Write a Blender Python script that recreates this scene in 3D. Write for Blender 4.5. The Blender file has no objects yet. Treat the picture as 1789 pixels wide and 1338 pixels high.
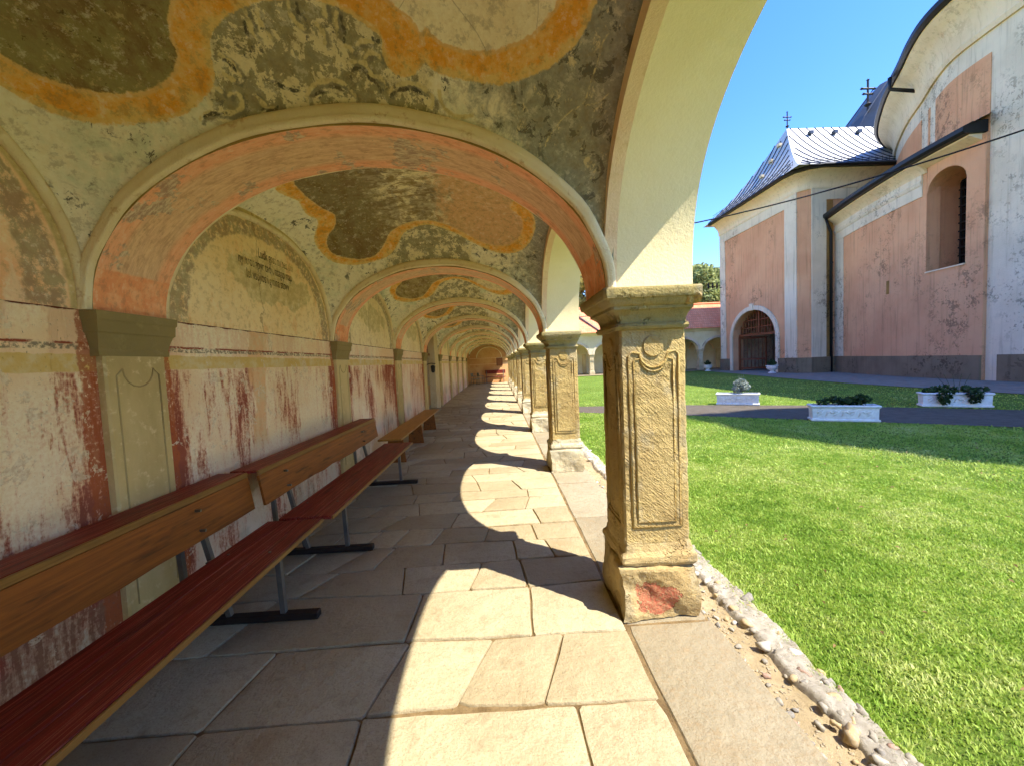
import bpy, bmesh, math, random
import numpy as np
from mathutils import Vector, Matrix
R_ = math.radians
rnd = random.Random(7)
scene = bpy.context.scene
COL = scene.collection

# ------------------------------------------------------------------ camera, sky, sun, exposure
CAM_H = 1.60
cd = bpy.data.cameras.new('camera'); cam = bpy.data.objects.new('camera', cd); COL.objects.link(cam)
cd.sensor_width = 36; cd.lens = 36*671/1789; cd.clip_start = .02; cd.clip_end = 3000
rt, dn, fw = (.998327,-.036436,-.044886), (-.046801,-.053539,-.997468), (.033941,.997901,-.055154)
cam.matrix_world = Matrix(((rt[0],-dn[0],-fw[0],0),(rt[1],-dn[1],-fw[1],0),(rt[2],-dn[2],-fw[2],CAM_H),(0,0,0,1)))
scene.camera = cam
SUN_EL, SUN_AZ = R_(55.6), math.atan2(.81,-.59)
to_sun = Vector((math.sin(SUN_AZ)*math.cos(SUN_EL), math.cos(SUN_AZ)*math.cos(SUN_EL), math.sin(SUN_EL)))
sd = bpy.data.lights.new('sun','SUN'); sun = bpy.data.objects.new('sun', sd); COL.objects.link(sun)
sd.energy = 2.2; sd.angle = R_(.53); sd.color = (1,.94,.83)
sun.rotation_euler = to_sun.to_track_quat('Z','Y').to_euler(); sun.location = (30,-20,40)
w = bpy.data.worlds.new('World'); scene.world = w; w.use_nodes = True
wn = w.node_tree; bg = wn.nodes['Background']
sky = wn.nodes.new('ShaderNodeTexSky'); sky.sky_type = 'NISHITA'; sky.sun_disc = False
sky.sun_elevation = SUN_EL; sky.sun_rotation = SUN_AZ; sky.altitude = 300; sky.air_density = 1.0; sky.dust_density = .1; sky.ozone_density = 3.5
hs = wn.nodes.new('ShaderNodeHueSaturation'); hs.inputs['Saturation'].default_value = 1.27; hs.inputs['Hue'].default_value = .515; wn.links.new(sky.outputs[0], hs.inputs['Color']); wn.links.new(hs.outputs[0], bg.inputs[0]); bg.inputs[1].default_value = .099
vs = scene.view_settings; vs.view_transform = 'Standard'; vs.look = 'None'; vs.exposure = 2.42; vs.gamma = 1; vs.use_curve_mapping = False
cy = scene.cycles
cy.use_denoising = True; cy.max_bounces = 9; cy.diffuse_bounces = 8; cy.use_adaptive_sampling = True; cy.adaptive_threshold = .02; cy.glossy_bounces = 3; cy.transmission_bounces = 4
cy.sample_clamp_indirect = 8; cy.caustics_reflective = False; cy.caustics_refractive = False

# ------------------------------------------------------------------ mesh helpers
class MB:
    def __init__(s): s.v = []; s.f = []
    def add(s, vs, fs):
        n = len(s.v); s.v += [tuple(p) for p in vs]; s.f += [tuple(i+n for i in f) for f in fs]; return s
    def box(s, x0,x1,y0,y1,z0,z1):
        return s.add([(x0,y0,z0),(x1,y0,z0),(x1,y1,z0),(x0,y1,z0),(x0,y0,z1),(x1,y0,z1),(x1,y1,z1),(x0,y1,z1)],
                     [(3,2,1,0),(4,5,6,7),(0,1,5,4),(1,2,6,5),(2,3,7,6),(3,0,4,7)])
    def cbox(s, x0,x1,y0,y1,z0,z1,b=.006):          # box with chamfered edges
        bm = bmesh.new()
        vv = [bm.verts.new(p) for p in [(x0,y0,z0),(x1,y0,z0),(x1,y1,z0),(x0,y1,z0),(x0,y0,z1),(x1,y0,z1),(x1,y1,z1),(x0,y1,z1)]]
        for f in [(3,2,1,0),(4,5,6,7),(0,1,5,4),(1,2,6,5),(2,3,7,6),(3,0,4,7)]: bm.faces.new([vv[i] for i in f])
        bmesh.ops.bevel(bm, geom=list(bm.edges), offset=b, segments=1, affect='EDGES')
        bm.verts.index_update()
        s.add([v.co[:] for v in bm.verts], [[v.index for v in f.verts] for f in bm.faces]); bm.free(); return s
    def bar(s, p, q, wd, ht, up=(0,0,1)):
        p, q = Vector(p), Vector(q); d = (q-p).normalized(); u = Vector(up)
        if abs(d.dot(u)) > .98: u = Vector((0,1,0))
        a = d.cross(u).normalized()*wd/2; b = a.cross(d).normalized()*ht/2
        vs = [c+i*a+j*b for c in (p,q) for i,j in ((-1,-1),(1,-1),(1,1),(-1,1))]
        return s.add(vs, [(3,2,1,0),(4,5,6,7),(0,1,5,4),(1,2,6,5),(2,3,7,6),(3,0,4,7)])
    def tube(s, path, r, n=8, cap=True):
        P = [Vector(p) for p in path]; m = len(P); ring = []; prev = None
        for i, p in enumerate(P):
            d = (P[min(i+1,m-1)]-P[max(i-1,0)]).normalized()
            if prev is None:
                u = Vector((0,0,1)) if abs(d.z) < .9 else Vector((1,0,0))
                a = d.cross(u).normalized()
            else: a = (prev-d*prev.dot(d)).normalized()
            prev = a; b = d.cross(a); rr = r[i] if isinstance(r,(list,tuple)) else r
            ring += [p+rr*(math.cos(t)*a+math.sin(t)*b) for t in [2*math.pi*k/n for k in range(n)]]
        fs = [(i*n+k, i*n+(k+1)%n, (i+1)*n+(k+1)%n, (i+1)*n+k) for i in range(m-1) for k in range(n)]
        if cap: fs += [tuple(range(n))[::-1], tuple((m-1)*n+k for k in range(n))]
        return s.add(ring, fs)
    def lathe(s, prof, cx, cy, n=24):
        vs = [(cx+r*math.cos(2*math.pi*k/n), cy+r*math.sin(2*math.pi*k/n), z) for r,z in prof for k in range(n)]
        m = len(prof)
        return s.add(vs, [(i*n+k, i*n+(k+1)%n, (i+1)*n+(k+1)%n, (i+1)*n+k) for i in range(m-1) for k in range(n)]+[tuple(range(n))[::-1], tuple((m-1)*n+k for k in range(n))])
    def sqlathe(s, prof, cx, cy, ch=.0):            # stack of (chamfered) square rings: prof = [(halfwidth, z)]
        vs = []; m = len(prof)
        for hw, z in prof:
            c = min(ch, hw*.5)
            vs += [(cx+a*1.0, cy+b, z) for a,b in ((-hw+c,-hw),(hw-c,-hw),(hw,-hw+c),(hw,hw-c),(hw-c,hw),(-hw+c,hw),(-hw,hw-c),(-hw,-hw+c))]
        n = 8
        return s.add(vs, [(i*n+k, i*n+(k+1)%n, (i+1)*n+(k+1)%n, (i+1)*n+k) for i in range(m-1) for k in range(n)]+[tuple(range(n))[::-1], tuple((m-1)*n+k for k in range(n))])
    def sweep(s, path, prof, closed=False):          # plan path [(x,y)] ; prof [(offset to the left of travel, z)] closed polygon
        m = len(path); k = len(prof); N = []
        for i in range(m):
            if closed: a, b = path[i-1], path[(i+1)%m]
            else: a, b = path[max(i-1,0)], path[min(i+1,m-1)]
            dx, dy = b[0]-a[0], b[1]-a[1]; l = math.hypot(dx,dy); N.append((-dy/l, dx/l))
        vs = [(path[i][0]+N[i][0]*o, path[i][1]+N[i][1]*o, z) for i in range(m) for o,z in prof]
        fs = []
        for i in range(m if closed else m-1):
            j = (i+1)%m
            fs += [(i*k+a, i*k+(a+1)%k, j*k+(a+1)%k, j*k+a) for a in range(k)]
        if not closed: fs += [tuple(range(k))[::-1], tuple((m-1)*k+a for a in range(k))]
        return s.add(vs, fs)
    def poly(s, pts, z0, z1):                        # extruded plan polygon
        n = len(pts)
        return s.add([(x,y,z0) for x,y in pts]+[(x,y,z1) for x,y in pts], [tuple(range(n))[::-1], tuple(range(n,2*n))]+[(i,(i+1)%n,n+(i+1)%n,n+i) for i in range(n)])
    def mesh(s, name, mat, smooth=False, sharp=None):
        me = bpy.data.meshes.new(name); me.from_pydata(s.v, [], s.f)
        bm = bmesh.new(); bm.from_mesh(me); bmesh.ops.recalc_face_normals(bm, faces=bm.faces[:]); bm.to_mesh(me); bm.free()
        if mat: me.materials.append(mat)
        if smooth:
            me.polygons.foreach_set('use_smooth', [True]*len(me.polygons))
            if sharp: me.set_sharp_from_angle(angle=R_(sharp))
        return me
    def build(s, name, mat, parent=None, smooth=False, sharp=None):
        return link(name, s.mesh(name, mat, smooth, sharp), parent)

def link(name, me, parent=None):
    o = bpy.data.objects.new(name, me); COL.objects.link(o)
    if parent is not None:
        o.parent = parent
        if parent.type == 'EMPTY': o.location = -Vector(parent.location) if parent.rotation_euler.z == 0 else (0,0,0)
    return o
def tag(o, label=None, cat=None, group=None, kind=None):
    if label: o['label'] = label
    if cat: o['category'] = cat
    if group: o['group'] = group
    if kind: o['kind'] = kind
    return o
def thing(name, label, cat, loc=(0,0,0), group=None):
    o = bpy.data.objects.new(name, None); COL.objects.link(o); o.location = loc; o.empty_display_size = .2
    return tag(o, label, cat, group, 'thing')
def copy_tree(o, parent=None):
    c = o.copy(); COL.objects.link(c); c.parent = parent
    for ch in list(o.children): copy_tree(ch, c)
    return c
def npmesh(name, V, F, mat, smooth=False, attrs=None):
    V = np.asarray(V, np.float32); F = np.asarray(F, np.int32); k = F.shape[1]
    me = bpy.data.meshes.new(name); me.vertices.add(len(V)); me.vertices.foreach_set('co', V.ravel())
    me.loops.add(F.size); me.loops.foreach_set('vertex_index', F.ravel())
    me.polygons.add(len(F)); me.polygons.foreach_set('loop_start', np.arange(0,F.size,k,dtype=np.int32))
    me.update(calc_edges=True)
    if smooth: me.polygons.foreach_set('use_smooth', np.ones(len(F),bool))
    for n, a in (attrs or {}).items():
        at = me.attributes.new(n, 'FLOAT', 'POINT'); at.data.foreach_set('value', np.asarray(a,np.float32).ravel())
    if mat: me.materials.append(mat)
    me.validate(); return me
def roughen(o, cuts, amp, sc, keep=None):
    from mathutils import noise as nz
    bm = bmesh.new(); bm.from_mesh(o.data); bmesh.ops.subdivide_edges(bm, edges=bm.edges[:], cuts=cuts, use_grid_fill=True); bm.normal_update()
    for v in bm.verts:
        d = nz.fractal(v.co*sc, .9, 2.1, 5)+.6*min(0, nz.noise(v.co*sc*.55)+.05)*2
        if keep and not keep(v.co): continue
        v.co += v.normal*d*amp
    bm.to_mesh(o.data); bm.free(); o.data.polygons.foreach_set('use_smooth',[True]*len(o.data.polygons)); o.data.set_sharp_from_angle(angle=R_(40))
def gridfaces(nu, nv, flip=False):
    i, j = np.meshgrid(np.arange(nu-1), np.arange(nv-1), indexing='ij'); a = (i*nv+j).ravel()
    F = np.stack([a, a+nv, a+nv+1, a+1], 1)
    return F[:, ::-1] if flip else F

# ------------------------------------------------------------------ material helpers
def c(r,g,b,k=1.0):
    f = lambda x: ((x/255)/12.92 if x/255 <= .04045 else ((x/255+.055)/1.055)**2.4)*k
    return (f(r),f(g),f(b),1)
class M:
    def __init__(s, name):
        s.m = bpy.data.materials.new(name); s.m.use_nodes = True; s.t = s.m.node_tree; s.t.nodes.clear()
        s.o = s.t.nodes.new('ShaderNodeOutputMaterial'); s.b = s.t.nodes.new('ShaderNodeBsdfPrincipled'); s.t.links.new(s.b.outputs[0], s.o.inputs[0])
        s._pos = None
    def n(s, typ, ins=None, **pr):
        nd = s.t.nodes.new('ShaderNode'+typ)
        for k, v in pr.items(): setattr(nd, k, v)
        for k, v in (ins or {}).items(): s.put(nd.inputs[k], v)
        return nd
    def put(s, sock, v):
        if hasattr(v, 'is_output') or isinstance(v, bpy.types.NodeSocket): s.t.links.new(v, sock)
        else: sock.default_value = v
    @property
    def pos(s):
        if s._pos is None: s._pos = s.n('NewGeometry').outputs['Position']
        return s._pos
    def objc(s): return s.n('TexCoord').outputs['Object']
    def xyz(s, v=None):
        nd = s.n('SeparateXYZ', {0: v or s.pos}); return nd.outputs[0], nd.outputs[1], nd.outputs[2]
    def vec(s, sc=(1,1,1), rot=(0,0,0), loc=(0,0,0), v=None):
        return s.n('Mapping', {'Vector': v or s.pos, 'Scale': sc, 'Rotation': rot, 'Location': loc}).outputs[0]
    def noise(s, sc, det=6, ro=.6, v=None, dist=0):
        return s.n('TexNoise', {'Vector': v or s.pos, 'Scale': sc, 'Detail': min(det,5.5), 'Roughness': ro, 'Distortion': dist}).outputs['Fac']
    def vor(s, sc, v=None, feat='F1', out='Distance', rand=1):
        return s.n('TexVoronoi', {'Vector': v or s.pos, 'Scale': sc, 'Randomness': rand}, feature=feat).outputs[out]
    def ma(s, op, a, b=0.0, cc=0.0, clamp=False):
        return s.n('Math', {0:a, 1:b, 2:cc}, operation=op, use_clamp=clamp).outputs[0]
    def st(s, x, a, b):          # smoothstep 0..1 from a to b
        if a > b:
            return s.ma('SUBTRACT', 1.0, s.st(x, b, a))
        return s.n('MapRange', {'Value':x, 'From Min':a, 'From Max':b, 'To Min':0., 'To Max':1.}, interpolation_type='SMOOTHSTEP').outputs[0]
    def mix(s, f, a, b, bl='MIX'):
        nd = s.n('Mix', data_type='RGBA', blend_type=bl)
        s.put(nd.inputs[0], f); s.put(nd.inputs[6], a); s.put(nd.inputs[7], b); return nd.outputs[2]
    def ramp(s, f, st, interp='LINEAR'):
        nd = s.n('ValToRGB', {0:f}); e = nd.color_ramp.elements; nd.color_ramp.interpolation = interp
        while len(e) < len(st): e.new(.5)
        for el, (p, col) in zip(e, st): el.position = p; el.color = col
        return nd.outputs[0]
    def attr(s, name): return s.n('Attribute', attribute_name=name).outputs['Fac']
    def rand(s): return s.n('ObjectInfo').outputs['Random']
    def bump(s, h, strength=.4, dist=.02, nrm=None):
        d = {'Height':h, 'Strength':strength, 'Distance':dist}
        if nrm is not None: d['Normal'] = nrm
        return s.n('Bump', d).outputs[0]
    def fin(s, col, rough=.9, nrm=None, spec=.25, metal=0.0):
        s.put(s.b.inputs['Base Color'], col); s.put(s.b.inputs['Roughness'], rough); s.b.inputs['Specular IOR Level'].default_value = spec
        s.put(s.b.inputs['Metallic'], metal)
        if nrm is not None: s.put(s.b.inputs['Normal'], nrm)
        return s.m

# ------------------------------------------------------------------ materials
def m_vault(name, left, mid, right, split=(-1.0,-.35), slate_at=(-.25,.25)):
    m = M(name); x,y,z = m.xyz()
    nl = m.noise(1.6,3); nm = m.noise(7,6,.65); nf = m.noise(34,8,.7); nff = m.noise(110,4,.6)
    fl = m.noise(11,10,.72,dist=.6)
    jit = m.ma('MULTIPLY', m.ma('SUBTRACT', nf, .5), .03)
    sin_ = m.ma('ADD', m.attr('sin'), jit); sout = m.ma('ADD', m.attr('sout'), jit)
    # ground of the fresco: cream and pale green, slate towards the arcade
    cream = m.mix(m.st(nf,.35,.7), c(250,244,224), c(242,232,206))
    green = m.mix(m.st(nf,.3,.7), c(226,230,208), c(212,218,194))
    g = m.mix(m.st(m.ma('ADD', nl, m.ma('MULTIPLY', m.ma('SUBTRACT',nm,.5),.7)), .46,.70), cream, green)
    sl = m.mix(m.st(nf,.3,.75), c(144,146,136), c(172,170,152))
    scr = m.st(m.noise(9,9,.75,m.vec((1.6,1,1),(0,0,.6))), .585,.635)
    sl = m.mix(scr, sl, c(214,202,164))
    g = m.mix(m.st(m.ma('ADD', x, m.ma('MULTIPLY', m.ma('SUBTRACT',fl,.5),1.6)), *slate_at), g, sl)
    flake = m.ma('MULTIPLY', m.st(fl,.565,.585), m.st(m.noise(2.3,3), .44,.53))
    g = m.mix(flake, g, c(108,108,100))
    zone = m.st(m.ma('ADD', m.ma('ABSOLUTE', m.ma('SUBTRACT', x, -.85)), m.ma('MULTIPLY',m.ma('SUBTRACT',nm,.5),.5)), .62,.52)
    fz = m.noise(8,12,.78,m.vec(loc=(2,7,3)),.3)
    zc = m.mix(m.st(fz,.5,.525), m.mix(m.st(nf,.35,.65), c(140,136,112), c(162,152,118)), c(234,222,184))
    zc = m.mix(m.st(m.noise(17,9,.75),.60,.63), zc, c(98,98,92))
    g = m.mix(m.ma('MULTIPLY', zone, .9), g, zc)
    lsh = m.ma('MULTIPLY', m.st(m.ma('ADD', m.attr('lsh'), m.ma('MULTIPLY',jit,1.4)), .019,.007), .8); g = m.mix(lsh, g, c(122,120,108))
    lite = m.ma('MULTIPLY', m.st(m.ma('ADD', m.attr('lite'), jit), .014,.006), m.st(nm,.28,.44))
    g = m.mix(lite, g, c(222,208,158))
    ink = m.ma('MULTIPLY', m.st(m.ma('ADD', m.attr('ink'), m.ma('MULTIPLY',jit,.6)), .010,.005), m.st(nf,.34,.46))
    g = m.mix(ink, g, c(78,78,76))
    # orange scroll frame
    oj = m.mix(m.st(m.ma('ADD',m.ma('MULTIPLY',nm,.6),m.ma('MULTIPLY',nf,.4)),.42,.62), c(238,168,66), c(244,200,122))
    oj = m.mix(m.ma('MULTIPLY', m.st(m.noise(4.2,7,.75),.54,.66), .65), oj, c(240,206,140))
    oj = m.mix(m.ma('MULTIPLY', m.st(nff,.6,.75), .5), oj, c(204,134,46))
    oj = m.mix(m.ma('MULTIPLY', m.st(m.ma('ADD',sout,m.ma('MULTIPLY',m.ma('SUBTRACT',nm,.5),.12)), -.035,-.01), .7), oj, c(234,208,138))
    line = m.st(m.ma('ABSOLUTE', m.ma('SUBTRACT', sin_, .006)), .012,.004)
    oj = m.mix(m.ma('MULTIPLY',line,.7), oj, c(232,196,136))
    col = m.mix(m.st(sout,.004,-.004), g, oj)
    # picture field
    ns = m.noise(6,10,.74,m.vec((1,.45,1),(0,0,.9)))
    hatch = m.noise(7,9,.75,m.vec((.8,1.7,1),(0,0,-.7)),.8)
    f1 = m.mix(m.st(ns,.45,.62), left, c(128,108,72)); f1 = m.mix(m.st(m.noise(26,8,.75),.575,.63), f1, c(186,168,120)); f1 = m.mix(m.st(m.noise(31,8,.75,m.vec(loc=(5,5,5))),.60,.66), f1, c(92,80,52))
    f2 = m.mix(m.st(hatch,.42,.58), mid, c(156,134,94)); f2 = m.mix(m.st(nm,.56,.66), f2, c(130,120,104))
    big = m.st(m.noise(3.2,7,.72,m.vec((1.3,.7,1),(0,0,.5))),.47,.53); f2 = m.mix(m.ma('MULTIPLY',big,.55), f2, c(132,118,96)); f1 = m.mix(m.ma('MULTIPLY',m.st(m.noise(4.5,7,.72),.5,.6),.5), f1, c(126,98,72))
    f3 = m.mix(m.st(nf,.4,.7), right, m.mix(.35, right, c(206,178,122)))
    crack = m.st(m.vor(2.6, m.n('MixRGB',{0:.06,1:m.pos,2:m.n('TexNoise',{'Scale':7.}).outputs['Color']}).outputs[0],'DISTANCE_TO_EDGE'), .006,.002)
    f3 = m.mix(m.ma('MULTIPLY',m.st(m.noise(3.7,7,.72),.5,.64),.45), f3, m.mix(.6, right, c(236,212,168)))
    f3 = m.mix(m.ma('MULTIPLY',crack,.4), f3, c(120,92,60))
    xs = m.ma('ADD', x, m.ma('MULTIPLY', m.ma('SUBTRACT',ns,.5), 1.0))
    f = m.mix(m.st(xs, split[0]-.12, split[0]+.12), f1, f2); f = m.mix(m.st(xs, split[1]-.12, split[1]+.12), f, f3)
    col = m.mix(m.st(sin_,.004,-.004), col, f)
    col = m.mix(m.ma('MULTIPLY', m.st(nl,.35,.75), .25), col, m.mix(.5, col, c(190,168,116)))
    gr = m.noise(15,6,.78,m.vec(loc=(4,4,4))); col = m.mix(m.ma('MULTIPLY', m.st(gr,.5,.62), .38), col, c(140,122,88)); col = m.mix(m.ma('MULTIPLY', m.st(gr,.46,.36), .35), col, c(250,242,220))
    hb = m.ma('ADD', m.ma('MULTIPLY',nm,1.0), m.ma('ADD', m.ma('MULTIPLY',nf,.35), m.ma('MULTIPLY',fl,.5)))
    return m.fin(col, .95, m.bump(hb,.5,.02), .1)
VA = [m_vault('fresco_vault_olive', c(150,142,98), c(190,176,128), c(250,238,208), (-1.15,-.95)),
      m_vault('fresco_vault_terracotta', c(146,134,102), c(238,226,188), c(224,178,134), (-1.3,-.55), (.0,.5)),
      m_vault('fresco_vault_faded', c(180,164,120), c(240,228,186), c(242,226,186), (-1.2,-.4), (-.1,.6))]

def m_dado():
    m = M('fresco_dado'); x,y,z = m.xyz(); yl = m.attr('yl')
    nl = m.noise(1.3,4); nm = m.noise(9,8,.7); nf = m.noise(45,8,.7)
    base = m.mix(m.st(nf,.35,.7), c(250,234,204), c(242,220,184))
    base = m.mix(m.st(nl,.45,.65), base, c(242,214,174))
    base = m.mix(m.ma('MULTIPLY', m.st(z,1.0,.45), .65), base, c(230,214,200))
    # red paint left in streaks
    sv = m.vec((1,8,1.25)); s1 = m.noise(2.1,10,.72,sv,.4); s2 = m.noise(5.5,8,.7,m.vec((1,8,1.4)))
    amount = m.ma('ADD', m.ma('MULTIPLY', m.st(z,.7,1.62), .095), m.ma('MULTIPLY', m.st(z,.75,.3), .05))
    amount = m.ma('ADD', amount, m.ma('MULTIPLY', m.st(m.noise(1.0,3,.55,m.vec((1,1.3,.6),loc=(0,3.7,0))),.36,.66), .26)); amount = m.ma('SUBTRACT', amount, .055)
    amount = m.ma('ADD', amount, m.ma('MULTIPLY', m.st(m.ma('ABSOLUTE',yl), 1.12,1.27), .13))
    v = m.ma('ADD', m.ma('ADD', m.ma('MULTIPLY',s1,.72), m.ma('MULTIPLY',s2,.28)), m.ma('ADD', amount, m.ma('MULTIPLY', m.ma('SUBTRACT',nf,.5), .34)))
    base = m.mix(m.ma('MULTIPLY', m.st(v,.5,.66), .45), base, c(232,184,148))
    red = m.mix(m.st(nm,.35,.7), c(176,90,68), c(202,128,98))
    fade = m.ma('SUBTRACT', 1.0, m.ma('MULTIPLY', m.st(y,7.5,11.5), .14)); v = m.ma('MULTIPLY', v, fade)
    below = m.st(m.ma('ADD', z, m.ma('MULTIPLY',m.ma('SUBTRACT',nm,.5),.06)), 1.655,1.640)
    col = m.mix(m.ma('MULTIPLY', m.ma('MULTIPLY', m.st(v,.60,.71), .72), below), base, red)
    col = m.mix(m.ma('MULTIPLY', m.ma('MULTIPLY', m.st(v,.70,.76), .75), below), col, c(134,56,44))
    rs_ = m.ma('ADD', m.ma('ABSOLUTE', m.ma('ADD', yl, .32)), m.ma('MULTIPLY', m.ma('SUBTRACT', m.noise(3.5,5,.65,m.vec((1,1,.4))), .5), .55)); rk = m.ma('MULTIPLY', m.ma('MULTIPLY', m.st(rs_,.14,.10), m.st(z,.85,1.05)), m.ma('MULTIPLY', m.st(y,2.5,2.6), m.st(y,5.6,5.5)))
    col = m.mix(m.ma('MULTIPLY',rk,.8), col, m.mix(m.st(nm,.4,.65), c(232,182,132), c(226,196,150)))
    # grey and green damp
    col = m.mix(m.ma('MULTIPLY', m.ma('MULTIPLY', m.st(m.noise(1.9,5,.6),.52,.6), m.st(z,.95,.4)), .35), col, m.mix(m.st(m.noise(9,6,.6,m.vec((1,1,5))),.4,.6), c(150,146,116), c(122,118,92)))
    # painted cornice
    yel = m.mix(m.st(nm,.4,.65), c(222,190,118), c(226,206,158))
    zj = m.ma('ADD', z, m.ma('MULTIPLY',m.ma('SUBTRACT',nm,.5),.03))
    inb = lambda a,b: m.ma('MULTIPLY', m.st(zj,a-.004,a+.004), m.st(zj,b+.004,b-.004))
    col = m.mix(inb(1.65,1.745), col, yel)
    col = m.mix(m.ma('MULTIPLY', inb(1.77,1.80), m.ma('MULTIPLY',m.st(nf,.42,.56),.8)), col, c(112,106,90))
    col = m.mix(m.ma('MULTIPLY', inb(1.80,1.812), m.st(nm,.4,.5)), col, c(150,70,52))
    col = m.mix(m.ma('MULTIPLY', inb(1.982,1.996), m.st(nm,.3,.42)), col, c(104,52,42))
    edge = m.ma('MULTIPLY', m.st(m.ma('ADD', m.ma('ABSOLUTE',yl), m.ma('MULTIPLY',m.ma('SUBTRACT',nm,.5),.12)), 1.275,1.29), m.st(nf,.36,.46))
    col = m.mix(m.ma('MULTIPLY',edge,.8), col, c(176,98,62))
    fl_ = m.noise(5.2,9,.75,m.vec(loc=(3,1,9)),.5); col = m.mix(m.ma('MULTIPLY', m.st(fl_,.585,.60), .7), col, m.mix(m.st(nf,.4,.6), c(236,222,196), c(214,190,158)))
    dark = m.st(m.noise(60,6,.7,m.vec((1,2,.7))),.625,.67)
    col = m.mix(m.ma('MULTIPLY',dark,.6), col, c(90,62,48))
    h = m.ma('ADD', m.ma('MULTIPLY', m.st(v,.6,.7), -.5), m.ma('ADD', m.ma('MULTIPLY',nf,.5), nm))
    return m.fin(col, .95, m.bump(h,.55,.015), .1)
DADO = m_dado()
def m_lunette(name, a, b, st_):
    m = M(name); x,y,z = m.xyz(); r = m.attr('lr'); yl = m.attr('yl')
    nl = m.noise(1.7,5,.6); nm = m.noise(8,8,.7); nf = m.noise(40,8,.7)
    col = m.mix(m.st(nl,.38,.66), a, b)
    col = m.mix(m.ma('MULTIPLY', m.st(m.noise(3.2,6,.65,m.vec((1,1.6,.7))),.55,.64), .6), col, st_)
    col = m.mix(m.ma('MULTIPLY', m.st(nf,.5,.8), .4), col, c(226,204,154))
    # olive cloud under the lettering
    cx = m.ma('POWER', m.ma('DIVIDE', m.ma('SUBTRACT', yl, .1), .75), 2.0); cz = m.ma('POWER', m.ma('DIVIDE', m.ma('SUBTRACT', z, 2.5), .26), 2.0)
    cl = m.ma('ADD', m.ma('ADD', cx, cz), m.ma('MULTIPLY', m.ma('SUBTRACT', m.noise(3.6,5,.6), .5), 3.0))
    col = m.mix(m.ma('MULTIPLY', m.st(cl,.85,.65), .65), col, m.mix(m.st(nm,.42,.6), c(190,174,122), c(220,204,154)))
    ring = m.ma('MULTIPLY', m.st(m.ma('ADD', r, m.ma('MULTIPLY',m.ma('SUBTRACT',nm,.5),.12)), .80,.825), m.st(m.ma('ADD', r, m.ma('MULTIPLY',m.ma('SUBTRACT',nm,.5),.10)), .945,.93))
    col = m.mix(m.ma('MULTIPLY', ring, m.ma('MULTIPLY', m.st(m.noise(18,10,.78),.36,.52), .8)), col, m.mix(m.st(nm,.4,.6), c(162,152,118), c(154,130,108)))
    col = m.mix(m.st(r,.945,.96), col, m.mix(m.st(nm,.35,.7), c(222,200,146), c(190,166,116)))
    gr = m.noise(15,6,.78,m.vec(loc=(4,4,4))); col = m.mix(m.ma('MULTIPLY', m.st(gr,.5,.62), .35), col, c(168,140,98)); col = m.mix(m.ma('MULTIPLY', m.st(gr,.46,.36), .35), col, c(252,240,212))
    crk = m.st(m.ma('ABSOLUTE', m.ma('ADD', m.ma('ADD', yl, .18), m.ma('MULTIPLY', m.ma('SUBTRACT', m.noise(3.,6,.6), .5), .3))), .008,.003)
    col = m.mix(m.ma('MULTIPLY',crk,.5), col, c(140,104,66))
    return m.fin(col, .95, m.bump(m.ma('ADD',nm,m.ma('MULTIPLY',nf,.5)),.5,.012), .1)
LUN = [m_lunette('lunette_pink_plaster', c(246,212,170), c(242,188,142), c(240,220,188)), m_lunette('lunette_peach_plaster', c(250,226,178), c(246,214,158), c(240,190,132)), m_lunette('lunette_cream_plaster', c(248,230,188), c(242,220,172), c(230,202,154))]

def m_band():
    m = M('pink_arch_plaster'); t = m.attr('t'); s = m.attr('s')
    nm = m.noise(9,8,.7); nf = m.noise(38,8,.7); st = m.noise(7,8,.7,m.vec((1,9,1)))
    edge = m.st(m.ma('ABSOLUTE', m.ma('SUBTRACT',t,.5)), .22,.36)
    col = m.mix(edge, m.mix(m.st(st,.38,.62), c(236,198,156), c(218,176,140)), m.mix(m.st(st,.4,.65), c(246,186,146), c(240,170,130)))
    col = m.mix(m.st(m.ma('ADD', s, m.ma('MULTIPLY',m.ma('SUBTRACT',nm,.5),.02)), .16,.15), col, m.mix(m.st(nm,.4,.65), c(238,160,114), c(244,184,140)))
    pk = m.st(m.noise(2.1,9,.72,m.vec(loc=(1,3,2))),.575,.605)
    col = m.mix(m.ma('MULTIPLY',pk,.85), col, m.mix(m.st(m.noise(14,9,.75,m.vec((1,3,1))),.42,.6), c(168,142,124), c(222,206,172)))
    gr = m.noise(13,6,.78,m.vec((1,2,1),loc=(4,4,4))); col = m.mix(m.ma('MULTIPLY', m.st(gr,.5,.62), .4), col, c(176,126,98)); col = m.mix(m.ma('MULTIPLY', m.st(gr,.45,.35), .4), col, c(248,220,186))
    return m.fin(col,.95,m.bump(m.ma('ADD',nm,m.ma('MULTIPLY',nf,.5)),.5,.012),.1)
BAND = m_band()
def m_plaster(name, a, b, d, dk=.35, bs=.4, sc=1.0, streak=(1,1,1)):
    m = M(name); nl = m.noise(1.4*sc,5,.6,m.vec(streak)); nm = m.noise(9*sc,8,.7); nf = m.noise(60*sc,6,.7)
    col = m.mix(m.st(nl,.35,.68), a, b); col = m.mix(m.ma('MULTIPLY', m.st(nm,.54,.7), dk), col, d)
    return m.fin(col,.93,m.bump(m.ma('ADD',nm,nf),bs,.01),.15)
RIB = m_plaster('cream_rib_plaster', c(248,234,198), c(238,218,174), c(206,170,116), .8, .8, 1.6, (1,1,1))
FILLET = m_plaster('olive_fillet_plaster', c(150,128,72), c(170,146,88), c(120,102,60), .5)
TRIM = m_plaster('pink_cream_trim', c(242,216,176), c(234,198,158), c(214,180,124), .6, .6, 1.2)
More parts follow.
